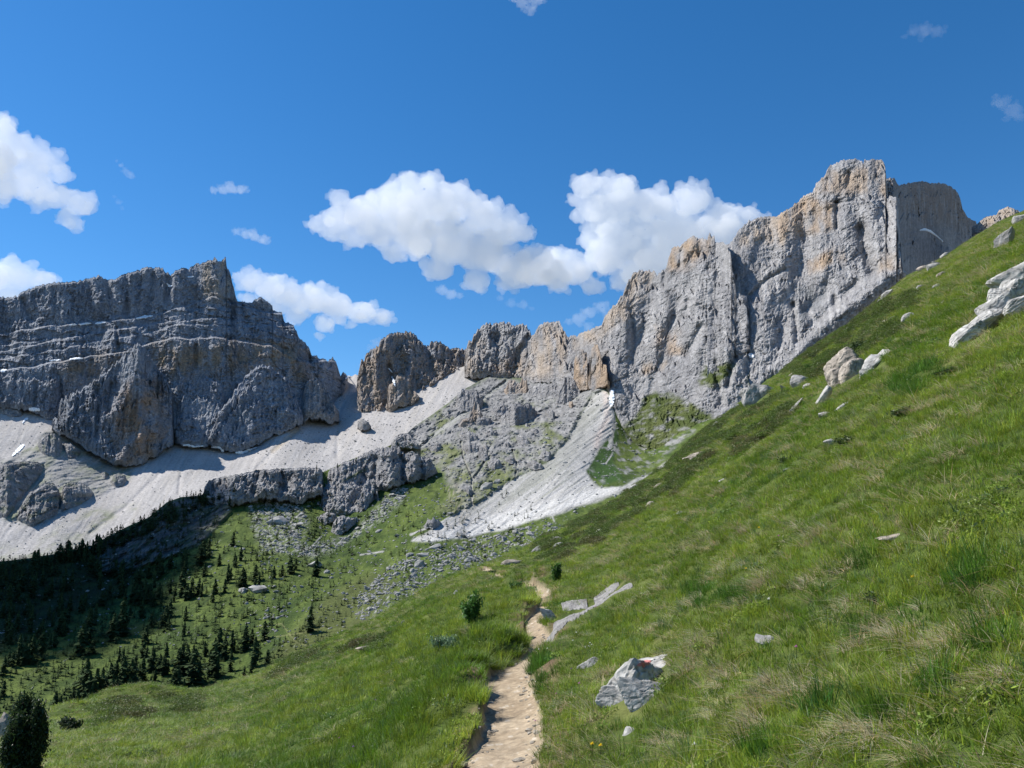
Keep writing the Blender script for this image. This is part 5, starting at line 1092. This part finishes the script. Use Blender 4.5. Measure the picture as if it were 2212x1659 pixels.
for x, y, h in TREES:
    if y > hillpx(x) + 6: y = float(hillpx(x)) + 6
    bp = base_pos(x, y)
    if bp is None: continue
    d, p = bp; H = h * d / FL * (1.0)
    if nt < 296:
        k = rt.randrange(5)
        if k not in first:
            V, F, Cc = CM[k]; o = mk('conifer', V, F, M_conifer, colr=Cc); first[k] = o
        else: o = first[k].copy(); C.objects.link(o)
        o.location = p - np.array([0, 0, .4]); H *= 1.3; ws = rt.uniform(1.05, 1.75); o.scale = (H * ws, H * ws, H); o.rotation_euler = (rt.uniform(-.04, .04), rt.uniform(-.04, .04), rt.uniform(0, 6.28))
        lb = ('tall' if h > 27 else 'medium-sized' if h > 18 else 'small') + ' dark conifer ' + tree_place(x, y); gp = lb.replace('conifer', 'conifers')
        tag(o, lb, 'conifer', gp); nt += 1
    else: rest.append((p, H))
# cembra pines too small and too many to tell apart: dark scrub over the same slopes
Vs, Fs, Cs = [], [], []; k = 0
def add_small(x, y, h, wmul):
    global k
    bp = base_pos(x, y)
    if bp is None: return
    d, p = bp; H = h * d / FL; V, F, Cc = CM[rt.randrange(5)]; a = rt.uniform(0, 6.28); R_ = np.array([[math.cos(a), -math.sin(a), 0], [math.sin(a), math.cos(a), 0], [0, 0, 1]])
    sel = slice(0, 4 * 60); Vs.append((V[sel] * np.array([H * wmul, H * wmul, H])) @ R_.T + p - [0, 0, .2]); Fs.append(F[:60] + k); Cs.append(Cc[sel]); k += 240
for p, H in rest:
    V, F, Cc = CM[0]; Vs.append(V[:240] * H + p); Fs.append(F[:60] + k); Cs.append(Cc[:240]); k += 240
n = 0
while n < 4200:
    x = rt.uniform(-60, 1150); y = rt.uniform(1060, 1560)
    if y < vtop(x) + 4 or y > hillpx(x): continue
    dens = 1.6 if y < 1300 - .45 * x else .5
    dens *= 1.0 if float(fbm(np.array(x / 60), np.array(y / 30), 3, 77)) > -.05 else .25
    if x > 700: dens *= .5
    if y < 1100 and x > 450: dens *= .35
    if rt.random() > dens: continue
    add_small(x, y, 3 + 13 * rt.random() ** 1.9 if y > 1300 - .45 * x else rt.uniform(8, 20), rt.uniform(1.3, 2.2)); n += 1
o = mk('undergrowth', np.concatenate(Vs), np.concatenate(Fs), M_conifer, colr=np.concatenate(Cs)); tag(o, kind='stuff')
# trees on the cliff tops
for i, (x, y, h, lb) in enumerate([(684, 1010, 8, 'lone dark conifer on the cliff top against the pale scree, left one'), (729, 1008, 9, 'lone dark conifer on the cliff top against the pale scree, right one'), (769, 993, 7, 'tiny conifer on the rising cliff edge right of the two lone ones'), (571, 1018, 5, 'tiny conifer on the left end of the cliff top'),
                                   (417, 1076, 11, 'dark conifer at the top of the shaded spur'), (428, 1074, 8, 'small conifer at the top of the shaded spur beside the cliff'), (345, 1100, 12, 'single conifer breaking the shaded spur skyline'), (495, 1090, 16, 'dark conifer at the left foot of the cliff')]):
    bp = base_pos(x, y + 3)
    if bp is None: continue
    d, p = bp; o = first[i % 3].copy(); C.objects.link(o); H = h * d / FL; o.location = p - np.array([0, 0, .5]); o.scale = (H * 1.5, H * 1.5, H * 1.3); tag(o, lb, 'conifer'); o['group'] = 'conifers on the cliff tops'

# ---------------------------------------------------------------- boulders in the valley
BS = []
for i in range(6):
    V, F, ns, nr = rock_shape(700 + i, 2, rough=.10, planes=11, soft=14); BS.append((V, F, stone_col(V, ns, nr, (.33, .325, .31), i)))
bfirst = {}
def boulder(x, y, wpx, lb, gp, hk=.65, rot=0):
    bp = base_pos(x, y)
    if bp is None: return
    d, p = bp; s = wpx * d / FL / 2; k = rt.randrange(6)
    if k not in bfirst: o = mk('boulder', BS[k][0], BS[k][1], M_boulder, colr=BS[k][2]); bfirst[k] = o
    else: o = bfirst[k].copy(); C.objects.link(o)
    o.location = p + np.array([0, 0, s * .25]); o.scale = (s, s * rt.uniform(.8, 1.2), s * hk * rt.uniform(.8, 1.3)); o.rotation_euler = (rt.uniform(-.3, .3), rot, rt.uniform(0, 6.28))
    tag(o, lb, 'boulder', gp)
for x, y, w, lb in [(N3((268, 1205))[0] + (28, 'dark house-sized leaning boulder on the green slope left of the scree fan')), (N3((345, 1165))[0] + (18, 'dark rock group right of the house-sized leaning boulder')), (Z4((1640, 735))[0] + (26, 'long pale boulder among conifers on the valley slope')), (Z4((1540, 740))[0] + (16, 'dark boulder beside the long pale boulder among conifers')),
                    (N2((1585, 945))[0] + (12, 'bright white boulder on the green slope under the cliffs')), (N2((1940, 1250))[0] + (22, 'largest dark boulder in the boulder field')), (N2((1030, 1250))[0] + (20, 'dark rock standing among trees left of the boulder field')), (N2((1120, 1310))[0] + (14, 'grey rock below the dark rock among trees')), (N2((670, 870))[0] + (26, 'triangular grey rock in the rubble under the cliff')),
                    (N2((865, 890))[0] + (14, 'rounded grey rock in the rubble beside the green strip')), (N3((90, 1555))[0] + (14, 'dark boulder at the tip of the pale scree fan')), (N3((20, 1500))[0] + (8, 'small dark boulder on the lower edge of the pale scree fan'))]:
    boulder(x, y, w, lb, None)
nb = 0
def bfill(poly, n, w0, w1, lb, gp):
    k = 0; xs = [p[0] for p in poly]; ys = [p[1] for p in poly]; tries = 0
    while k < n and tries < 9000:
        tries += 1
        x, y = rt.uniform(min(xs), max(xs)), rt.uniform(min(ys), max(ys))
        if y < hillpx(x) and inside(np.array(x), np.array(y), poly) and float(fbm(np.array(x / 18), np.array(y / 12), 3, 78)) > -.12 :
            wp = w0 + (w1 - w0) * rt.random() ** 3; l2 = ('large ' if wp > w0 + (w1 - w0) * .4 else 'small ') + lb + (', upper part' if y < np.mean(ys) else ', lower part') + (' left' if x < np.mean(xs) else ' right')
            boulder(x, y, wp, l2, gp + ' -' + l2.split(',')[1]); k += 1
bfill(BOULD, 170, 4, 15, 'grey boulder in the boulder field', 'boulders of the boulder field')
bfill(RUB2, 45, 3, 10, 'pale rock in the long rubble streak', 'rocks of the rubble streak')
bfill(RUB1, 50, 3, 11, 'grey rock in the rubble hollow', 'rocks of the rubble hollow')
Vs, Fs, Cs = [], [], []; k = 0; n = 0
while n < 6500:
    x = rt.uniform(560, 1420) if n % 3 else rt.uniform(0, 1400); y = rt.uniform(840, 1400)
    if y > hillpx(x): continue
    w = .12; onT = y < vtop(x) + 3
    if onT: w = .30 if x < 1090 else 0
    if inside(np.array(x), np.array(y), BOULD): w = 1.0
    elif not onT and inside(np.array(x), np.array(y), RUB1) or inside(np.array(x), np.array(y), RUB2): w = .8
    elif inside(np.array(x), np.array(y), MIXR): w = .30
    elif inside(np.array(x), np.array(y), FAN): w = .05
    if rt.random() > w * (1.3 if float(fbm(np.array(x / 18), np.array(y / 12), 3, 78)) > -.05 else .3): continue
    n += 1
    if onT:
        d = depth_at(x, y); d2 = depth_at(x, y, ('scree_slope',))
        bp = (d, at(x, y, d)) if d and d2 and abs(d - d2) < 1 else None
    else: bp = base_pos(x, y)
    if bp is None: continue
    d, p = bp; s = (rt.uniform(.7, 2.2) if onT else 1) * (1 if onT else rt.uniform(1.2, 4.6)) * (1 if rt.random() < .8 else 1.6) * d / FL / 2; V, F, cc = BS[rt.randrange(6)]; a = rt.uniform(0, 6.28)
    R_ = np.array([[math.cos(a), -math.sin(a), 0], [math.sin(a), math.cos(a), 0], [0, 0, .8]])
    Vs.append(V * s @ R_.T + p + [0, 0, s * .2]); Fs.append(F + k); Cs.append(cc * rt.uniform(.8, 1.2)); k += len(V)
o = mk('rubble', np.concatenate(Vs), np.concatenate(Fs), M_boulder, colr=np.concatenate(Cs)); tag(o, kind='stuff')

# ---------------------------------------------------------------- old snow
M_snow = surf_mat('snow', .5, .2, (.96, 1.02), rough=.6, bdist=.3)
def snow(pts, label, lift=.9, group=None):
    """pts: (x, y, halfwidth) along the patch; lies on whatever rock or scree is there"""
    a = np.array(pts, float); n = 40; t = np.linspace(0, len(a) - 1, n); i = np.arange(len(a))
    cx, cy, w = (np.interp(t, i, a[:, j]) for j in range(3)); w = w * (1 + .5 * gn(t * 3.1, t * 0 + a[0, 0], 7) + .6 * gn(t * 9, t * 0 + a[0, 0], 8)); w[0] = w[-1] = .2
    dx, dy = np.gradient(cx), np.gradient(cy); L_ = np.hypot(dx, dy) + 1e-6; nx, ny = -dy / L_, dx / L_; P = []
    for j in (-1, -.6, -.2, .2, .6, 1):
        row = []
        for q in range(n):
            x, y = cx[q] + nx[q] * w[q] * j, cy[q] + ny[q] * w[q] * j
            ds = [depth_at(x + u, y + v) for u in (-1.5, 0, 1.5) for v in (-1.5, 0, 1.5)]; ds = [d for d in ds if d]
            d = (min(ds) if ds else row[-1][1]) - lift * (1 - .5 * j * j); row.append((at(x, y, d), d))
        P.append([r_[0] for r_ in row])
    P = np.array(P); th = P.copy(); th[..., 1] += 1.5; th[..., 2] -= .3
    V = np.concatenate([P.reshape(-1, 3), th.reshape(-1, 3)]); g = grid_faces(6, n); F = np.concatenate([g, g[:, ::-1] + 6 * n])
    o = mk('snow_patch', V, F, M_snow, colr=np.tile([.82, .85, .88], (len(V), 1)), smooth=True); tag(o, label, 'snow patch', group)
snow([(1323, 842, 3), (1322, 856, 5), (1321, 868, 5), (1320, 878, 2)], 'bright snow strip filling the gully above the scree fan')
snow([(1617, 764, 2), (1623, 768, 5), (1629, 770, 2)], 'small snow patch at the foot of the dark cleft in the great wall')
snow([(1987, 497, 1), (1998, 495, 2.4), (2010, 499, 2), (2025, 510, .8), (2038, 522, .5)], 'curved snow streak in the shaded tower wall', lift=.4)
snow([(294, 688, 1), (312, 684, 3), (330, 682, 1)], 'snow on the long ledge, brightest patch in its middle')
snow([(205, 699, 1.5), (216, 697, 2.5), (228, 696, 1)], 'snow patch on the long ledge left of the brightest one')
snow([(172, 701, 1), (182, 699, 2), (196, 698, 1)], 'snow patch on the long ledge, second from its left end')
snow([(150, 702, 1), (158, 701, 1.5), (165, 701, 1)], 'narrow snow patch at the left end of the long ledge')
snow([(360, 612, 1), (366, 618, 2.5), (372, 617, 1)], 'snow in the notch left of the spired summit')
snow([(405, 598, 1), (412, 598, 1.4), (418, 597, .8)], 'small snow fleck below the spired summit')
snow([(150, 776, 1), (164, 774, 2.2), (178, 774, 1)], 'snow patch on the lower ledge of the left mountain')
snow([(106, 779, 1), (118, 778, 1.6), (130, 777, 1)], 'thin snow patch on the lower ledge left of its neighbour')
snow([(0, 802, 2), (8, 800, 4), (14, 798, 1)], 'snow patch at the left edge of the photo on the mountain ledge')
snow([(26, 985, 1), (36, 975, 3), (46, 965, 4), (52, 960, 1.5)], 'snow tongue on the left scree beside the dark knoll')
snow([(48, 914, 1), (54, 906, 2), (60, 903, 2)], 'short snow streak higher on the left scree')
snow([(62, 884, 3), (72, 884, 4), (86, 885, 2)], 'snow patch tucked under the wall above the left scree')
snow([(455, 966, 1), (475, 967, 2.2), (482, 976, 2.5)], 'snow at the foot of the wall, left of the two beside the scree')
snow([(508, 978, 1.5), (525, 977, 3), (540, 971, 1.5), (555, 966, 1)], 'snow wedge at the foot of the wall where the pale scree begins')
snow([(395, 962, 1), (405, 961, 2), (420, 965, 1.5), (440, 963, 1)], 'blue shaded snow at the foot of the wall')
snow([(838, 795, 1), (842, 798, 1.4), (848, 805, 1)], 'snow fleck in the dark crag gully, upper one')
snow([(846, 812, 1.4), (850, 822, 2.2), (854, 835, 1.2)], 'snow strip in the dark crag gully, lower one')
snow([(746, 818, 1), (750, 815, 1.6), (755, 812, 1)], 'snow scraps on the pale saddle')

# ---------------------------------------------------------------- clouds
def cloud_mat(dens):
    m = bpy.data.materials.new('cloud'); m.use_nodes = True; nt = m.node_tree; nt.nodes.clear()
    o = nt.nodes.new('ShaderNodeOutputMaterial'); v = nt.nodes.new('ShaderNodeVolumePrincipled'); v.inputs['Density'].default_value = dens; v.inputs['Color'].default_value = (1, 1, 1, 1); v.inputs['Anisotropy'].default_value = .0
    nt.links.new(v.outputs[0], o.inputs['Volume']); return m
TX = []
for sc_, dp in ((150, 2), (48, 4)):
    t = bpy.data.textures.new('puffs', 'CLOUDS'); t.noise_scale = sc_; t.noise_depth = dp; t.cloud_type = 'GRAYSCALE'; t.noise_basis = 'ORIGINAL_PERLIN'; TX.append(t)
def cloud(blobs, D, label, dens, vox=None, flat=.8, disp=(.30, .22), name='cloud', kids=11):
    Vs, Fs = [], []; k = 0; Vi, Fi = ico(2); mr = []; bl = []
    rc = random.Random(len(label) * 7 + len(blobs))
    for b in blobs:
        x, y, r = b[:3]; c = at(x, y, D) if len(b) == 3 else np.array(b[3]); R_ = r * D / FL if len(b) == 3 else r; mr.append(R_)
        c = c + np.array([0, rc.uniform(-.4, .4) * R_, 0]); bl.append((c, R_ * .93, flat))
        for j in range(kids):              # billows on billows, mostly on the upper side
            d = np.array([rc.gauss(0, 1), rc.gauss(0, .8), rc.gauss(.35, .8)]); d /= np.linalg.norm(d); r1 = R_ * rc.uniform(.24, .46)
            c1 = c + d * np.array([1, 1, flat]) * (R_ * rc.uniform(.72, .95)); bl.append((c1, r1, .95))
            for q in range(3):
                e = d + np.array([rc.gauss(0, .7), rc.gauss(0, .7), rc.gauss(.1, .7)]); e /= np.linalg.norm(e); bl.append((c1 + e * r1 * .9, r1 * rc.uniform(.25, .5), 1))
    for c, R_, fl in bl:
        Vs.append(Vi * np.array([R_, R_, R_ * fl]) + c); Fs.append(Fi + k); k += len(Vi)
    V = np.concatenate(Vs); org = V.mean(0)
    o = mk(name, V - org, np.concatenate(Fs), cloud_mat(dens)); o.location = org
    m = float(np.median(mr)); rm = o.modifiers.new('union', 'REMESH'); rm.mode = 'VOXEL'; rm.voxel_size = vox or max(1.8, m / 18)
    for i, t in enumerate(TX):
        tt = t.copy(); tt.noise_scale = m * (.7 if i == 0 else .22)
        d = o.modifiers.new('billow', 'DISPLACE'); d.texture = tt; d.texture_coords = 'LOCAL'; d.strength = m * disp[i]; d.mid_level = .5
    return tag(o, label, 'cloud')
CD = .0068
cloud([(690, 487, 26), (735, 478, 44), (735, 432, 26), (790, 462, 52), (850, 440, 56), (905, 425, 54), (930, 392, 28), (885, 390, 24), (985, 435, 52), (1045, 470, 54), (1095, 492, 48), (1130, 505, 26), (830, 505, 46), (900, 510, 66), (975, 530, 66), (1050, 550, 64), (1105, 572, 48), (850, 545, 30), (950, 580, 38), (1030, 605, 34), (1100, 612, 30), (1120, 590, 52), (1160, 570, 44), (1200, 600, 38), (1150, 560, 34), (1170, 600, 24), (760, 510, 30), (720, 500, 30), (870, 475, 60), (940, 460, 60), (800, 500, 40)],
      4200, 'big white heaped cloud in the middle of the sky, left half of the pair', CD)
cloud([(1200, 570, 46), (1160, 590, 40), (1265, 405, 38), (1335, 405, 42), (1290, 450, 46), (1240, 435, 20), (1250, 470, 22), (1395, 450, 54), (1495, 432, 44), (1560, 468, 44), (1615, 470, 34), (1655, 468, 14), (1460, 500, 66), (1365, 510, 50), (1560, 520, 60), (1310, 555, 58), (1240, 580, 46), (1180, 585, 38), (1400, 570, 62), (1480, 590, 54), (1350, 605, 32), (1280, 618, 26), (1210, 618, 22), (1330, 510, 50), (1300, 480, 40), (1280, 520, 36), (1340, 450, 50), (1150, 600, 26), (1430, 545, 60), (1530, 560, 50), (1600, 520, 40), (1220, 560, 36)],
      4600, 'big white heaped cloud in the middle of the sky, right half behind the great wall', CD)
cloud([(-160, 330, 90), (-70, 330, 80), (0, 300, 44), (45, 330, 42), (90, 355, 40), (125, 372, 26), (50, 385, 44), (-10, 390, 46), (115, 420, 34), (165, 435, 34), (192, 450, 22), (150, 475, 24), (165, 495, 12), (80, 430, 26)],
      4000, 'bright white cloud cut off by the upper left edge of the photo', CD)
cloud([(-80, 610, 60), (-10, 600, 40), (40, 598, 38), (85, 605, 28), (120, 608, 12), (20, 640, 34)], 4400, 'low white cloud behind the left mountain', CD)
cloud([(515, 600, 14), (545, 612, 30), (585, 622, 38), (630, 642, 40), (680, 650, 42), (730, 664, 40), (780, 674, 34), (825, 684, 26), (850, 692, 10), (700, 700, 24), (690, 726, 12), (760, 702, 13), (640, 680, 26), (590, 665, 28), (540, 650, 20)],
      4800, 'white cloud bank right of the spired summit', CD * 1.0)
TH = CD * .5
cloud([(462, 412, 9), (480, 409, 13), (500, 408, 14), (520, 410, 13), (534, 413, 6)], 4300, 'small puff of cloud above the spired summit, upper one', TH * 1.6, disp=(.7, .5))
cloud([(512, 500, 9), (530, 505, 13), (550, 511, 14), (568, 518, 13), (578, 523, 7)], 4300, 'small puff of cloud above the spired summit, lower one', TH * 1.6, disp=(.7, .5))
cloud([(262, 358, 6), (272, 370, 8), (284, 381, 9), (252, 348, 3)], 4300, 'thin wisp of cloud in the left part of the sky, upper one', TH, disp=(.8, .6))
cloud([(246, 424, 4), (256, 436, 7), (264, 450, 5)], 4300, 'faint wisp of cloud in the left part of the sky, lower one', TH * .6, disp=(.8, .6))
cloud([(1110, -8, 18), (1130, 8, 18), (1145, 20, 15), (1160, -2, 18), (1180, -14, 14)], 4300, 'thin cloud touching the top edge of the photo', TH * .9, disp=(.7, .5))
cloud([(1955, 78, 7), (1975, 68, 13), (2000, 66, 16), (2024, 68, 14), (1990, 85, 7), (2042, 60, 5)], 4300, 'faint veil of cloud in the upper right sky', TH * .35, disp=(.8, .6))
cloud([(2150, 212, 9), (2168, 222, 16), (2190, 238, 18), (2205, 255, 10)], 4300, 'faint cloud at the right edge of the photo', TH * .35, disp=(.8, .6))
cloud([(800, 752, 8), (812, 742, 11), (820, 733, 6), (790, 772, 6), (782, 788, 6)], 4700, 'small cloud peeping over the saddle', TH * 1.3, disp=(.6, .5))
cloud([(1228, 696, 10), (1250, 688, 18), (1275, 675, 17), (1300, 662, 16), (1270, 706, 12), (1316, 680, 14)], 5000, 'thin cloud low between the central peaks and the great wall', TH * .7, disp=(.7, .5))
cloud([(955, 628, 14), (975, 634, 15), (992, 640, 9)], 5000, 'small ragged cloud hanging under the big cloud, left one', TH, disp=(.7, .5))
cloud([(1080, 645, 9), (1105, 655, 12), (1130, 660, 12), (1148, 668, 6)], 5000, 'small ragged cloud hanging under the big cloud, right one', TH * .5, disp=(.8, .6))
# the cloud high to the left of the view that shades the wooded spur
SC = []
for x, y, r, R_ in [(-120, 1270, 680, 90), (0, 1290, 660, 85), (60, 1240, 740, 80), (20, 1215, 790, 55), (120, 1230, 745, 75), (190, 1225, 750, 70), (240, 1180, 800, 62), (300, 1190, 800, 60), (340, 1130, 860, 50), (390, 1110, 890, 46), (420, 1085, 910, 36), (440, 1100, 905, 30), (380, 1170, 800, 36), (-200, 1240, 760, 90)]:
    SC.append((0, 0, R_ * 1.05, tuple(at(x, y, r) + np.array(sdir) * 1000)))
cloud(SC, 1000, 'cloud high above the left side of the valley', .05, vox=9, flat=.45, disp=(.25, .12))

# ---------------------------------------------------------------- the air
def haze():
    x0, x1, y0, y1, z0, z1 = -2600., 2600., -700., 2600., -420., 1250.
    V = np.array([[x, y, z] for x in (x0, x1) for y in (y0, y1) for z in (z0, z1)])
    F = np.array([[0, 1, 3, 2], [4, 6, 7, 5], [0, 4, 5, 1], [2, 3, 7, 6], [0, 2, 6, 4], [1, 5, 7, 3]])
    m = bpy.data.materials.new('haze'); m.use_nodes = True; nt = m.node_tree; nt.nodes.clear()
    o = nt.nodes.new('ShaderNodeOutputMaterial'); v = nt.nodes.new('ShaderNodeVolumePrincipled'); v.inputs['Density'].default_value = 6e-5; v.inputs['Color'].default_value = (.62, .78, 1, 1)
    nt.links.new(v.outputs[0], o.inputs['Volume'])
    ob = mk('haze', V, F, m); tag(ob, kind='stuff')

# unseen ground disc far below, added to bounce light onto the cloud undersides
def lowland():
    n = 64; V = [[0, 2000, -460.]]; 
    for r_ in (6000, 26000):
        for i in range(n): V.append([r_ * math.cos(i * 2 * math.pi / n), 2000 + r_ * math.sin(i * 2 * math.pi / n), -460. - (r_ - 6000) * .01])
    F = [[0, 1 + i, 1 + (i + 1) % n] for i in range(n)]
    for i in range(n): a, b, c, d = 1 + i, 1 + (i + 1) % n, 1 + n + (i + 1) % n, 1 + n + i; F += [[a, d, c], [a, c, b]]
    V = np.array(V); o = mk('ground', V, F, M_ground, colr=np.tile([.19, .19, .18], (len(V), 1))); tag(o, kind='structure')
lowland()   # unseen bounce disc
